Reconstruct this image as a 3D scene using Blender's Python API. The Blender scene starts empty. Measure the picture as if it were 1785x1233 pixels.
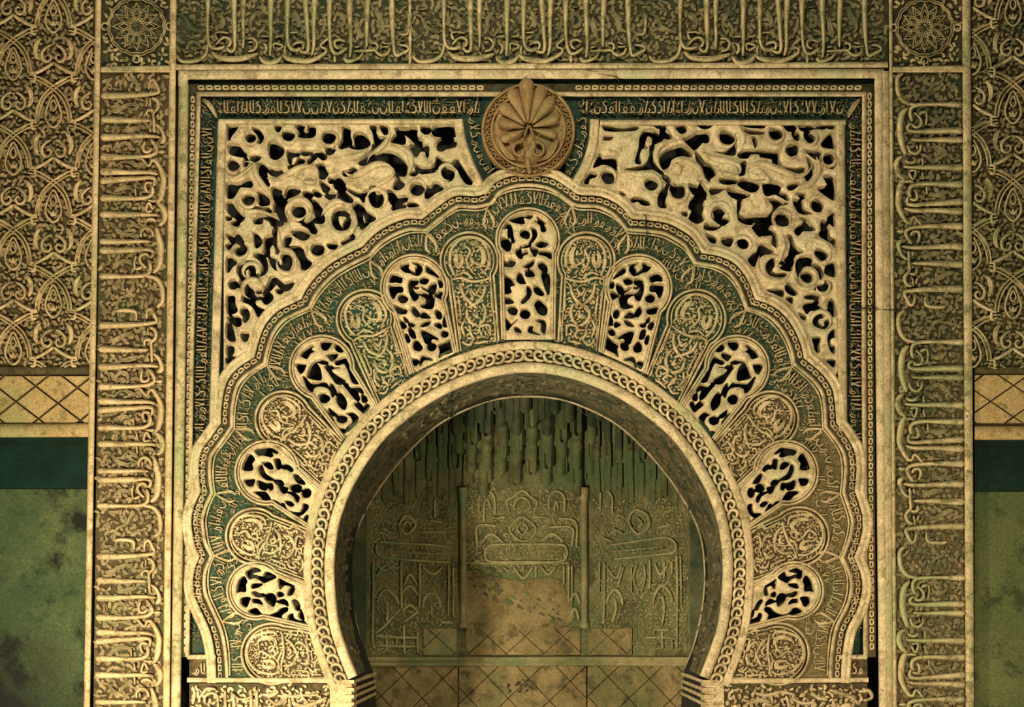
import bpy, math, random
import numpy as np
from mathutils import Matrix, Vector
from mathutils.geometry import delaunay_2d_cdt
random.seed(7)
RNG = np.random.default_rng(7)
scene = bpy.context.scene
col = scene.collection

# ------------------------------------------------------------------ camera, light, exposure
IW, IH = 1785.0, 1233.0
S = 0.0025                       # metres per unit of relief on the wall
D = 4.5                          # camera distance from the wall
FPX = D / S
PPX, PPY = 921.0, 1043.0
TILT = math.radians(1.17)
CAM = np.array([0.0, -D, 1.6])
cam_data = bpy.data.cameras.new('camera')
cam = bpy.data.objects.new('camera', cam_data); col.objects.link(cam)
cam.location = CAM
cam.rotation_euler = (math.pi / 2 + TILT, 0, 0)
cam_data.sensor_width = 36.0
cam_data.sensor_fit = 'HORIZONTAL'
cam_data.lens = FPX / IW * 36.0
cam_data.shift_x = (IW / 2 - PPX) / IW
cam_data.shift_y = (PPY - IH / 2) / IW
scene.camera = cam

world = bpy.data.worlds.new('world'); scene.world = world
world.use_nodes = True
world.node_tree.nodes['Background'].inputs[0].default_value = (0.85, 0.85, 0.70, 1)
world.node_tree.nodes['Background'].inputs[1].default_value = 0.07

def area(name, loc, target, size, power, color):
    l = bpy.data.lights.new(name, 'AREA'); l.size = size; l.energy = power; l.color = color
    o = bpy.data.objects.new(name, l); col.objects.link(o)
    o.location = loc
    o.rotation_euler = (Vector(target) - Vector(loc)).to_track_quat('-Z', 'Y').to_euler()
    return o
area('key_light', (-1.75, -2.0, 0.85), (-0.1, 0, 2.0), 0.22, 120, (1.0, 0.86, 0.62))
area('fill_light', (2.1, -2.3, 0.9), (0.4, 0, 2.2), 0.4, 50, (1.0, 0.83, 0.58))
area('upper_light', (-0.5, -2.7, 4.6), (0, 0, 3.0), 0.5, 60, (1.0, 0.90, 0.68))

scene.view_settings.view_transform = 'Standard'
scene.view_settings.look = 'None'
scene.view_settings.gamma = 1.0
scene.view_settings.use_curve_mapping = False
scene.view_settings.exposure = 0.2

# ------------------------------------------------------------------ helpers
FWD = np.array([0, math.cos(TILT), math.sin(TILT)])
UP = np.array([0, -math.sin(TILT), math.cos(TILT)])
RT = np.array([1.0, 0, 0])
def plane_map(P0, n):
    P0 = np.array(P0, float); n = np.array(n, float); n /= np.linalg.norm(n)
    def f(p, h=0.0):
        p = np.atleast_2d(np.asarray(p, float))
        d = FWD * FPX + np.outer(p[:, 0] - PPX, RT) + np.outer(PPY - p[:, 1], UP)
        t = (P0 @ n + np.asarray(h) * S - CAM @ n) / (d @ n)
        return CAM + d * np.reshape(t, (-1, 1))
    return f
W = plane_map((0, 0, 0), (0, -1, 0))           # the carved wall

def catmull(p, step=3.0, closed=False):
    p = np.asarray(p, float)
    n = len(p)
    if n < 3 and not closed:
        L = np.linalg.norm(p[1, :2] - p[0, :2]); k = max(2, int(L / step) + 1)
        t = np.linspace(0, 1, k)[:, None]
        return p[0] * (1 - t) + p[1] * t
    out = []
    rng_ = range(n) if closed else range(n - 1)
    for i in rng_:
        if closed: a, b, c, d = p[(i - 1) % n], p[i], p[(i + 1) % n], p[(i + 2) % n]
        else: a, b, c, d = p[max(i - 1, 0)], p[i], p[i + 1], p[min(i + 2, n - 1)]
        L = np.linalg.norm(c[:2] - b[:2]); k = max(1, int(round(L / step)))
        t = (np.arange(k) / k)[:, None]
        out.append(0.5 * (2 * b + (c - a) * t + (2 * a - 5 * b + 4 * c - d) * t ** 2 + (3 * b - a - 3 * c + d) * t ** 3))
    if not closed: out.append(p[-1:])
    return np.vstack(out)

def inpoly(pts, poly):
    pts = np.atleast_2d(pts); x, y = pts[:, 0], pts[:, 1]
    res = np.zeros(len(pts), bool)
    px, py = poly[:, 0], poly[:, 1]
    j = len(poly) - 1
    for i in range(len(poly)):
        c = (py[i] > y) != (py[j] > y)
        if c.any():
            xi = (px[j] - px[i]) * (y - py[i]) / ((py[j] - py[i]) or 1e-9) + px[i]
            res ^= c & (x < xi)
        j = i
    return res

def segdist(pts, A, B):
    out = np.full(len(pts), 1e9)
    AB = B - A; L2 = (AB ** 2).sum(1) + 1e-9
    for i in range(0, len(pts), 600):
        P = pts[i:i + 600, None, :]
        t = np.clip(((P - A) * AB).sum(2) / L2, 0, 1)
        d = np.sqrt(((P - A - t[..., None] * AB) ** 2).sum(2))
        out[i:i + 600] = d.min(1)
    return out

PROF = {
    'round': [(-1, 0), (-.86, .5), (-.48, .9), (0, 1), (.48, .9), (.86, .5), (1, 0)],
    'flat': [(-1, 0), (-.93, .75), (-.72, 1), (.72, 1), (.93, .75), (1, 0)],
    'tri': [(-1, 0), (-.7, .55), (0, 1), (.7, .55), (1, 0)],
    'groove': [(-1, 0), (-.88, .85), (-.68, 1), (-.45, .8), (-.2, .3), (.2, .3), (.45, .8), (.68, 1), (.88, .85), (1, 0)],
    'leaf': [(-1, 0), (-.85, .7), (-.5, 1), (-.08, .62), (.08, .62), (.5, 1), (.85, .7), (1, 0)],
}
class MB:
    def __init__(s): s.v = []; s.f = []; s.n = 0
    def add(s, v, f):
        s.v.append(np.asarray(v, float)); s.f.extend([tuple(int(i) + s.n for i in q) for q in f]); s.n += len(v)
    def grid(s, V, wrap_u=False):
        nu, nv = V.shape[0], V.shape[1]
        q = []
        base = s.n
        for i in range(nu if wrap_u else nu - 1):
            a = base + i * nv; b = base + ((i + 1) % nu) * nv
            for k in range(nv - 1):
                q.append((a + k, b + k, b + k + 1, a + k + 1))
        s.v.append(V.reshape(-1, 3)); s.f.extend(q); s.n += nu * nv
    def ribbon(s, pts, w, h, base=-1.0, prof='round', closed=False, ends='round', step=None, mapf=None, clip=None, raw=False):
        mapf = mapf or W
        p = np.asarray(pts, float)
        if p.shape[1] == 2:
            wa = np.interp(np.linspace(0, 1, len(p)), np.linspace(0, 1, len(np.atleast_1d(w))), np.atleast_1d(w))
            p = np.column_stack([p, wa])
        step = step or max(2.0, min(5.0, float(p[:, 2].mean()) * .55))
        if not raw: p = catmull(p, step, closed)
        if clip is not None:
            m = clip(p[:, :2]); runs = []; cur = []
            for k in range(len(p)):
                if m[k]: cur.append(k)
                elif cur: runs.append(cur); cur = []
            if cur: runs.append(cur)
            if not (len(runs) == 1 and len(runs[0]) == len(p)):
                for r in runs:
                    if len(r) > 2: s._rib(p[r], h, base, prof, False, ends, mapf)
                return
        s._rib(p, h, base, prof, closed, ends, mapf)
    def _rib(s, p, h, base, prof, closed, ends, mapf):
        xy = p[:, :2]; w = p[:, 2].copy() / 2
        if closed: t = np.roll(xy, -1, 0) - np.roll(xy, 1, 0)
        else: t = np.gradient(xy, axis=0)
        t /= (np.linalg.norm(t, axis=1)[:, None] + 1e-9)
        n = np.column_stack([-t[:, 1], t[:, 0]])
        hf = np.ones(len(p))
        if not closed and ends != 'flat':
            d = np.concatenate([[0], np.cumsum(np.linalg.norm(np.diff(xy, axis=0), axis=1))]); L = d[-1]
            for e in (d, L - d):
                if ends == 'point': fr = np.clip(e / max(3.0, L * .35), 0.05, 1) ** .7
                else: fr = np.sqrt(np.clip(1 - (1 - np.clip(e / (w.mean() + .5), 0, 1)) ** 2, 0.04, 1))
                w = w * fr; hf = hf * (0.45 + .55 * fr)
        pr = PROF[prof] if isinstance(prof, str) else prof
        V = np.zeros((len(p), len(pr), 3))
        for k, (o, z) in enumerate(pr):
            V[:, k] = mapf(xy + n * (o * w)[:, None], base + (h * hf - base) * z)
        s.grid(V, closed)
    def sweep(s, pts, prof, mapf=None, closed=False, smooth_step=None):
        """mitred moulding; profile = (offset to the left of travel, height)"""
        mapf = mapf or W
        p = np.asarray(pts, float)
        if smooth_step: p = catmull(p, smooth_step, closed)
        seg = (np.roll(p, -1, 0) - p) if closed else np.diff(p, axis=0)
        sn = np.column_stack([seg[:, 1], -seg[:, 0]]); sn /= np.linalg.norm(sn, axis=1)[:, None] + 1e-9
        if closed: a, b = np.roll(sn, 1, 0), sn
        else: a = np.vstack([sn[:1], sn]); b = np.vstack([sn, sn[-1:]])
        m = a + b; m /= np.linalg.norm(m, axis=1)[:, None] + 1e-9
        m = m / np.clip((m * a).sum(1), .35, 1)[:, None]
        V = np.zeros((len(p), len(prof), 3))
        for k, (o, h) in enumerate(prof): V[:, k] = mapf(p + m * o, h)
        s.grid(V, closed)
    def plate(s, outer, h=0.0, holes=(), depth=6.0, grid=None, dome=0.0, dw=4.0, mapf=None, relief=None):
        mapf = mapf or W
        outer = np.asarray(outer, float)
        polys = [outer] + [np.asarray(q, float) for q in holes]
        pts = []; edges = []
        for q in polys:
            b = len(pts); pts.extend(q.tolist()); m = len(q)
            edges.extend([(b + i, b + (i + 1) % m) for i in range(m)])
        A = np.vstack(polys); B = np.vstack([np.roll(q, -1, 0) for q in polys])
        if grid:
            x0, y0 = outer.min(0); x1, y1 = outer.max(0)
            gx, gy = np.meshgrid(np.arange(x0, x1, grid), np.arange(y0, y1, grid * .87))
            gx[1::2] += grid / 2
            G = np.column_stack([gx.ravel(), gy.ravel()])
            G = G[inpoly(G, outer)]
            for q in polys[1:]:
                bb = (G[:, 0] > q[:, 0].min()) & (G[:, 0] < q[:, 0].max()) & (G[:, 1] > q[:, 1].min()) & (G[:, 1] < q[:, 1].max())
                ins = np.zeros(len(G), bool)
                if bb.any(): ins[bb] = inpoly(G[bb], q)
                G = G[~ins]
            dd = segdist(G, A, B)
            G = G[dd > grid * .4]
            pts.extend(G.tolist())
        vs, es, fs, ov, oe, of = delaunay_2d_cdt([Vector(q) for q in pts], edges, [], 0, 1e-4)
        V2 = np.array([[q[0], q[1]] for q in vs])
        F = np.array([f for f in fs if len(f) == 3])
        cen = V2[F].mean(1)
        keep = inpoly(cen, outer)
        for q in polys[1:]: keep &= ~inpoly(cen, q)
        F = F[keep]
        if dome or relief is not None:
            dv = segdist(V2, A, B)
            hh = h + dome * (1 - np.exp(-(dv / dw) ** 1.3)) - (0 if not dome else 0)
            if relief is not None: hh = hh + relief(V2)
        else: hh = np.full(len(V2), h)
        a = V2[F[:, 0]]; b = V2[F[:, 1]]; c = V2[F[:, 2]]
        area_ = (b[:, 0] - a[:, 0]) * (c[:, 1] - a[:, 1]) - (b[:, 1] - a[:, 1]) * (c[:, 0] - a[:, 0])
        F[area_ > 0] = F[area_ > 0][:, ::-1]
        s.add(mapf(V2, hh), F.tolist())
        E = {}
        for f in F:
            for k in range(3):
                e = (f[k], f[(k + 1) % 3]); r = (e[1], e[0])
                if r in E: del E[r]
                else: E[e] = 1
        if depth and E:
            ids = sorted({i for e in E for i in e}); ix = {v: i for i, v in enumerate(ids)}
            P = V2[ids]; n = len(ids)
            top = mapf(P, hh[ids])
            # side walls run straight back into the wall, not along the line of sight
            back = top.copy(); d0 = mapf(P[:1], 0.0)[0] ; 
            nrm = NORMAL.get(id(mapf), np.array([0, -1, 0.0]))
            back = top - nrm * depth * S
            s.add(np.vstack([top, back]), [(ix[b_], ix[a_], ix[a_] + n, ix[b_] + n) for a_, b_ in E])
    def build(s, name, mat, parent=None, smooth=True):
        me = bpy.data.meshes.new(name)
        V = np.vstack(s.v) if s.v else np.zeros((0, 3))
        off = np.array(parent['_o']) if parent is not None and '_o' in parent else np.zeros(3)
        me.from_pydata((V - off).tolist(), [], s.f)
        me.polygons.foreach_set('use_smooth', [smooth] * len(me.polygons))
        me.materials.append(mat); me.update()
        o = bpy.data.objects.new(name, me); col.objects.link(o); o['_o'] = [float(q) for q in off]
        if parent is not None: o.parent = parent
        return o
NORMAL = {}
def world_off(parent):
    o = np.zeros(3)
    while parent is not None:
        o += np.array(parent.location); parent = parent.parent
    return o
def thing(name, label, cat, at, group=None, kind=None, mapf=None):
    o = bpy.data.objects.new(name, None); col.objects.link(o)
    p = (mapf or W)([at], 0)[0]
    o.location = p; o['_o'] = [float(q) for q in p]
    o.empty_display_size = .05
    if kind: o['kind'] = kind
    if label: o['label'] = label
    if cat: o['category'] = cat
    if group: o['group'] = group
    return o
def tag(o, label=None, cat=None, group=None, kind=None):
    if label: o['label'] = label
    if cat: o['category'] = cat
    if group: o['group'] = group
    if kind: o['kind'] = kind
    return o
def shared(me, name, parent, loc, ang=0.0, sc=1.0, sx=1.0):
    o = bpy.data.objects.new(name, me); col.objects.link(o)
    off = np.array(parent['_o']) if parent is not None else np.zeros(3)
    o.location = np.asarray(loc) - off
    o.rotation_euler = (0, ang, 0); o.scale = (sc * sx, sc, sc)
    if parent is not None: o.parent = parent
    return o

# ------------------------------------------------------------------ materials
def mat(name, c1, c2, c3=None, scale=9.0, rough=.85, bump=.6, fine=150.0, spots=None, spot_scale=6.0, lo=.38, hi=.62, streak=None, fade=None):
    m = bpy.data.materials.new(name); m.use_nodes = True
    nt = m.node_tree; N = nt.nodes; L = nt.links
    bs = N['Principled BSDF']; bs.inputs['Roughness'].default_value = rough
    try: bs.inputs['Specular IOR Level'].default_value = .25
    except Exception: pass
    tc = N.new('ShaderNodeNewGeometry')
    n1 = N.new('ShaderNodeTexNoise'); n1.inputs['Scale'].default_value = scale; n1.inputs['Detail'].default_value = 6
    n1.inputs['Roughness'].default_value = .7
    L.new(tc.outputs['Position'], n1.inputs['Vector'])
    r = N.new('ShaderNodeValToRGB'); r.color_ramp.elements[0].position = lo; r.color_ramp.elements[1].position = hi
    r.color_ramp.elements[0].color = (*c1, 1); r.color_ramp.elements[1].color = (*c2, 1)
    L.new(n1.outputs['Fac'], r.inputs['Fac'])
    out = r.outputs['Color']
    if c3:
        n2 = N.new('ShaderNodeTexNoise'); n2.inputs['Scale'].default_value = scale * .27; n2.inputs['Detail'].default_value = 3
        L.new(tc.outputs['Position'], n2.inputs['Vector'])
        r2 = N.new('ShaderNodeValToRGB'); r2.color_ramp.elements[0].position = .5; r2.color_ramp.elements[1].position = .68
        L.new(n2.outputs['Fac'], r2.inputs['Fac'])
        mx = N.new('ShaderNodeMixRGB'); L.new(r2.outputs['Color'], mx.inputs['Fac'])
        L.new(out, mx.inputs['Color1']); mx.inputs['Color2'].default_value = (*c3, 1); out = mx.outputs['Color']
    if spots:
        n3 = N.new('ShaderNodeTexNoise'); n3.inputs['Scale'].default_value = spot_scale; n3.inputs['Detail'].default_value = 8
        n3.inputs['Roughness'].default_value = .7
        L.new(tc.outputs['Position'], n3.inputs['Vector'])
        r3 = N.new('ShaderNodeValToRGB'); r3.color_ramp.elements[0].position = .52; r3.color_ramp.elements[1].position = .62
        L.new(n3.outputs['Fac'], r3.inputs['Fac'])
        mx = N.new('ShaderNodeMixRGB'); L.new(r3.outputs['Color'], mx.inputs['Fac'])
        L.new(out, mx.inputs['Color1']); mx.inputs['Color2'].default_value = (*spots, 1); out = mx.outputs['Color']
    if fade:      # a patch of different wear: (direction, from, to, colour)
        dv = N.new('ShaderNodeVectorMath'); dv.operation = 'DOT_PRODUCT'; dv.inputs[1].default_value = fade[0]
        L.new(tc.outputs['Position'], dv.inputs[0])
        nn = N.new('ShaderNodeTexNoise'); nn.inputs['Scale'].default_value = 5; nn.inputs['Detail'].default_value = 7
        L.new(tc.outputs['Position'], nn.inputs['Vector'])
        ad = N.new('ShaderNodeMath'); ad.operation = 'MULTIPLY_ADD'; ad.inputs[1].default_value = 1.1
        L.new(nn.outputs['Fac'], ad.inputs[0]); L.new(dv.outputs['Value'], ad.inputs[2])
        m2 = N.new('ShaderNodeMapRange'); m2.inputs['From Min'].default_value = fade[1] + .55; m2.inputs['From Max'].default_value = fade[2] + .55
        L.new(ad.outputs['Value'], m2.inputs['Value'])
        mx = N.new('ShaderNodeMixRGB'); L.new(m2.outputs['Result'], mx.inputs['Fac'])
        L.new(out, mx.inputs['Color1']); mx.inputs['Color2'].default_value = (*fade[3], 1); out = mx.outputs['Color']
    # grain
    n4 = N.new('ShaderNodeTexNoise'); n4.inputs['Scale'].default_value = fine; n4.inputs['Detail'].default_value = 5
    L.new(tc.outputs['Position'], n4.inputs['Vector'])
    mr = N.new('ShaderNodeMapRange'); mr.inputs['From Min'].default_value = .3; mr.inputs['From Max'].default_value = .7
    mr.inputs['To Min'].default_value = .62; mr.inputs['To Max'].default_value = 1.24
    L.new(n4.outputs['Fac'], mr.inputs['Value'])
    hs = N.new('ShaderNodeVectorMath'); hs.operation = 'SCALE'
    L.new(out, hs.inputs[0]); L.new(mr.outputs['Result'], hs.inputs['Scale'])
    L.new(hs.outputs['Vector'], bs.inputs['Base Color'])
    if bump:
        bp = N.new('ShaderNodeBump'); bp.inputs['Strength'].default_value = bump; bp.inputs['Distance'].default_value = .0025
        nb = N.new('ShaderNodeTexNoise'); nb.inputs['Scale'].default_value = fine * .55; nb.inputs['Detail'].default_value = 6
        nb.inputs['Roughness'].default_value = .7
        L.new(tc.outputs['Position'], nb.inputs['Vector'])
        L.new(nb.outputs['Fac'], bp.inputs['Height']); L.new(bp.outputs['Normal'], bs.inputs['Normal'])
    return m
M = {}
M['stucco'] = mat('stucco', (.36, .27, .135), (.60, .47, .26), (.38, .36, .17), scale=13, spots=(.25, .19, .085), spot_scale=21)
M['pale'] = mat('pale_stucco', (.40, .31, .16), (.66, .52, .29), (.43, .40, .21), scale=12, spots=(.30, .23, .11), spot_scale=19)
M['jamb'] = mat('jamb_stucco', (.44, .32, .15), (.68, .51, .27), (.42, .37, .16), scale=12, spots=(.30, .22, .10), spot_scale=20)
M['olive'] = mat('olive_stucco', (.33, .275, .125), (.58, .46, .24), (.31, .33, .14), scale=12, spots=(.20, .18, .075), spot_scale=20)
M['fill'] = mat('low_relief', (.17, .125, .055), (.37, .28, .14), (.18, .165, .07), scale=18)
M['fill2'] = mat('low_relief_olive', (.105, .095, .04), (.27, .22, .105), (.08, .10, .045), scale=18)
M['soot_shade'] = mat('soot_shade_ground', (.018, .018, .008), (.075, .062, .026), (.018, .036, .016), scale=26, bump=.6, fade=((1, 0, -.9), -1.0, -.2, (.10, .072, .028)))  # sooty ground, darkened to put the shade of the recesses into its colour
M['brown'] = mat('worn_shade_ground', (.035, .025, .009), (.11, .078, .03), (.06, .062, .02), scale=24, bump=.6)  # worn ground, its brown lowered to paint contact shade beside the raised strokes
M['green'] = mat('green_paint', (.006, .018, .014), (.016, .050, .030), (.035, .045, .022), scale=26, bump=.5)
M['green2'] = mat('faded_green_paint_shade', (.010, .032, .017), (.055, .072, .028), (.010, .050, .032), scale=22, bump=.5, fade=((1, 0, -.9), -1.3, -.7, (.15, .11, .042)))  # old green paint, darkened further as painted contact shade round the carving
M['dark'] = mat('dark_void', (.012, .014, .009), (.028, .026, .016), scale=12, bump=.3)  # near-black colour stands in for the deep shade behind the openwork
M['shell'] = mat('shell_stucco', (.20, .12, .045), (.34, .22, .09), (.19, .15, .055), scale=12)
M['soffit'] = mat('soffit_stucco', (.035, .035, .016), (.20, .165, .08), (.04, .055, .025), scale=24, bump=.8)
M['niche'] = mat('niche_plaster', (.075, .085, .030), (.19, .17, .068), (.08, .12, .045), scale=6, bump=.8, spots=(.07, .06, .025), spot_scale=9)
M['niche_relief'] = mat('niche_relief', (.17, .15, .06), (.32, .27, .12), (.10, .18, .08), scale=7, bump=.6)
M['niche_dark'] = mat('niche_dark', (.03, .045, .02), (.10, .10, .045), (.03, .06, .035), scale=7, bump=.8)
M['niche_line'] = mat('niche_ridge', (.22, .20, .085), (.38, .33, .15), (.16, .22, .10), scale=9, bump=.6)
M['tile'] = mat('worn_tile', (.15, .115, .042), (.27, .195, .08), (.12, .12, .042), scale=9, bump=.5, spots=(.085, .07, .028), spot_scale=11)
M['tile2'] = mat('buff_tile', (.34, .23, .085), (.48, .34, .14), (.30, .26, .10), scale=7, bump=.4, spots=(.19, .14, .05), spot_scale=14)
M['joint'] = mat('tile_joint', (.045, .03, .012), (.08, .055, .02), scale=20)
M['glaze'] = mat('dark_green_glaze', (.002, .011, .006), (.003, .022, .012), scale=9, rough=.5, bump=.15, spots=(.003, .014, .007), spot_scale=8)
M['mottle'] = mat('mottled_green_wall', (.026, .05, .018), (.075, .095, .032), (.04, .065, .024), scale=5, bump=.5, spots=(.008, .010, .005), spot_scale=4.2, fade=((-1, 0, -1), .55, 1.05, (.010, .010, .006)))
M['mottle2'] = mat('olive_green_wall', (.065, .085, .024), (.105, .115, .038), (.055, .09, .03), scale=4, bump=.4, spots=(.035, .045, .014), spot_scale=9)

# ------------------------------------------------------------------ traced outlines
def C(x0, y0, s, txt, k=2):
    """traced outlines: several shapes separated by ';', points 'x,y' or 'x,y,w'"""
    out = []
    for sh in txt.replace('\n', ' ').split(';'):
        t = sh.split()
        if not t: continue
        a = [[float(q) for q in u.split(',')] for u in t]
        if all(len(u) == 3 for u in a): out.append(np.array([[x0 + u[0] / s, y0 + u[1] / s, u[2]] for u in a]))
        else: out.append(np.array([[x0 + u[0] / s, y0 + u[1] / s] for u in a]))
    return out
def circ(cx, cy, r, n=10): return np.array([[cx + r * math.cos(a), cy + r * math.sin(a)] for a in np.linspace(0, 2 * math.pi, n, endpoint=False)])
def hole(p, step=2.6, grow=1.5):
    q = catmull(p, step, True); t = np.roll(q, -1, 0) - np.roll(q, 1, 0); t /= np.linalg.norm(t, axis=1)[:, None] + 1e-9
    n = np.column_stack([t[:, 1], -t[:, 0]]); a = (q[:, 0] * np.roll(q[:, 1], -1) - np.roll(q[:, 0], -1) * q[:, 1]).sum()
    return q + n * grow * (1 if a > 0 else -1)
AXIS = 921.5
def mir(p, s=2 * AXIS):
    q = np.array(p, float).copy(); q[:, 0] = s - q[:, 0]; return q[::-1]

# lobed outline of the great scalloped arch (spandrel moulding / bead band boundary), left to right, split at the cusps
LOBES_L = [
 [(362,1090),(368,1106),(373,1130),(376,1158),(377,1188)],
 [(348,970),(340,990),(337,1015),(340,1040),(349,1062),(362,1090)],
 [(350,857),(340,879),(334,904),(335,925),(340,952),(348,970)],
 [(385,738),(368,762),(352,785),(347,808),(347,835),(350,857)],
 [(444,622),(419,638),(401,657),(391,681),(386,711),(385,738)],
 [(525,522),(491,538),(473,553),(459,573),(450,598),(444,622)],
 [(632,430),(598,447),(571,464),(548,486),(533,506),(525,522)],
 [(736,382),(714,381),(694,386),(672,396),(650,411),(632,430)],
 [(846,338),(829,342),(798,341),(781,348),(761,362),(736,382)]]
LOBES_L = [np.array(l[::-1] if i != 0 and i != 1 and i != 2 else l[::-1], float) for i, l in enumerate(LOBES_L)]
TOP_LOBE = np.array([(846,338),(858,322),(884,309),(917,304),(948,307),(972,315),(1000,334)], float)
LOBES_R = [
 [(1000,334),(1011,340),(1044,342),(1070,352),(1088,365),(1102,382)],
 [(1102,382),(1128,384),(1162,389),(1187,401),(1208,416),(1224,441)],
 [(1224,441),(1255,447),(1282,461),(1301,484),(1311,505),(1317,522)],
 [(1317,522),(1344,532),(1367,550),(1385,575),(1397,603),(1402,625)],
 [(1402,625),(1432,651),(1450,677),(1456,705),(1458,738)],
 [(1458,738),(1475,760),(1489,786),(1493,819),(1490,857)],
 [(1490,857),(1500,887),(1505,911),(1499,945),(1489,972)],
 [(1489,972),(1499,995),(1503,1020),(1500,1045),(1492,1068),(1480,1090)],
 [(1480,1090),(1474,1106),(1470,1130),(1467,1158),(1466,1188)]]
LOBES = [catmull(l, 4) for l in LOBES_L] + [catmull(TOP_LOBE, 4)] + [catmull(np.array(l, float), 4) for l in LOBES_R]
EDGE = np.vstack([l[:-1] for l in LOBES] + [LOBES[-1][-1:]])
CEN = np.array([AXIS, 960.0])
def radial(p, d):
    p = np.asarray(p, float); v = p - CEN; r = np.linalg.norm(v, axis=1)[:, None]
    return p + v / r * d
# horseshoe opening
R1H = [(0,650),(60,657),(121,677),(175,705),(217,736),(254,770),(288,818),(316,872),(333,932),(338,1000),(331,1080),(316,1132),(298,1178)]
R1 = catmull(np.array([(AXIS - x, y) for x, y in R1H[::-1]] + [(AXIS + x, y) for x, y in R1H[1:]], float), 7)
SH = [(0,691),(38,693),(82,703),(150,736),(203,782),(248,835),(284,892),(303,940),(309,990),(307,1045),(294,1112),(276,1166)]
S1 = catmull(np.array([(920 - x, y) for x, y in SH[::-1]] + [(920 + x, y) for x, y in SH[1:]], float), 7)
def offs(path, d):
    t = np.gradient(path, axis=0); t /= np.linalg.norm(t, axis=1)[:, None]
    return path + np.column_stack([t[:, 1], -t[:, 0]]) * d
R3 = offs(R1, 52)

# voussoir panels: (head centre, radius, base left, base right, pierced?) seen from the axis, crown first
VOU = [((920,418),57,(874,592),(968,592),1),
       ((818,455),52,(797,614),(871,594),0),
       ((722,502),60,(716,652),(797,614),1),
       ((638,556),53,(657,706),(716,652),0),
       ((561,641),58,(597,768),(657,706),1),
       ((494,731),51,(561,852),(597,768),0),
       ((466,824),58,(538,922),(561,852),1),
       ((443,935),51,(530,1016),(538,922),0),
       ((446,1030),52,(541,1097),(530,1016),1),
       ((474,1140),55,(578,1188),(541,1097),0)]
VOU_R = {1:((1022,455),52),2:((1113,502),60),3:((1214,556),53),4:((1285,641),58),5:((1343,731),51),6:((1370,824),58),7:((1394,935),53),8:((1385,1030),52),9:((1356,1140),56)}
def vmap(v):
    (c, R, bl, br, _) = v
    c = np.array(c, float); bl = np.array(bl, float); br = np.array(br, float)
    bm = (bl + br) / 2; a = bm - c; Ln = np.linalg.norm(a); a /= Ln
    b = br - bl; bw = np.linalg.norm(b) / 2; b /= 2 * bw
    b2 = b - a * (b @ a); b2 /= np.linalg.norm(b2)
    def f(s, l):     # s: 0 at head centre .. 1 at base ; l: -1..1 across
        s = np.asarray(s, float); l = np.asarray(l, float)
        sc = np.clip(s, 0, 1); w = R * (1 - sc) * np.where(s > 0, 1 - .12 * np.minimum(sc * 5, 1), 1) + bw * sc
        ss = np.where(s < 0, s * R, s * Ln)
        bb = b2 * (1 - sc)[:, None] + b * sc[:, None] if s.ndim else b2
        return c + np.outer(ss, a) + bb * (l * w)[:, None]
    def inv(p):
        q = np.asarray(p, float)[:, :2] - c
        s0 = q @ a; s = np.where(s0 < 0, s0 / R, s0 / Ln)
        sc = np.clip(s, 0, 1); w = R * (1 - sc) * np.where(s > 0, 1 - .12 * np.minimum(sc * 5, 1), 1) + bw * sc
        bb = b2 * (1 - sc)[:, None] + b * sc[:, None]
        l = ((q - np.outer(s0, a)) * bb).sum(1) / w
        return s, l
    return f, inv
def voutline(v, inset=0.0, base=1.0):
    """arched outline from base left, round the head, to base right"""
    (c, R, bl, br, _) = v
    f, _i = vmap(v)
    R2 = R - inset
    c = np.array(c, float); bl_ = np.array(bl, float); br_ = np.array(br, float)
    bm = (bl_ + br_) / 2; a = bm - c; Ln = np.linalg.norm(a); a /= Ln
    b = np.array([-a[1], a[0]])
    if (br_ - bl_) @ b < 0: b = -b
    ub = (br_ - bl_) / np.linalg.norm(br_ - bl_)
    bw_ = np.linalg.norm(br_ - bl_) / 2
    t0 = -math.acos(min(.93, max(.3, bw_ / R + .06)))
    th = np.linspace(t0, math.pi - t0, 34)
    arc = np.array([c - a * math.sin(t) * R2 - b * math.cos(t) * R2 for t in th])
    base_l = bl_ + ub * inset * .75 - a * inset * .3 * 0 + (c - bl_) / np.linalg.norm(c - bl_) * (1 - base) * Ln
    base_r = br_ - ub * inset * .75 + (c - br_) / np.linalg.norm(c - br_) * (1 - base) * Ln
    k = 9
    side_l = np.array([base_l + (arc[0] - base_l) * t for t in np.linspace(0, 1, k)[:-1]])
    side_r = np.array([arc[-1] + (base_r - arc[-1]) * t for t in np.linspace(0, 1, k)[1:]])
    return np.vstack([side_l, arc, side_r])
ALLV = []
for i, v in enumerate(VOU):
    ALLV.append((i, 'L' if i else 'C', v))
    if i:
        (c, R), (bl, br) = VOU_R[i], (v[2], v[3])
        m = lambda q: (2 * AXIS - q[0], q[1])
        ALLV.append((i, 'R', (c, R, m(br), m(bl), v[4])))
ALLV.sort(key=lambda t: (t[2][4], t[0]))

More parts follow.
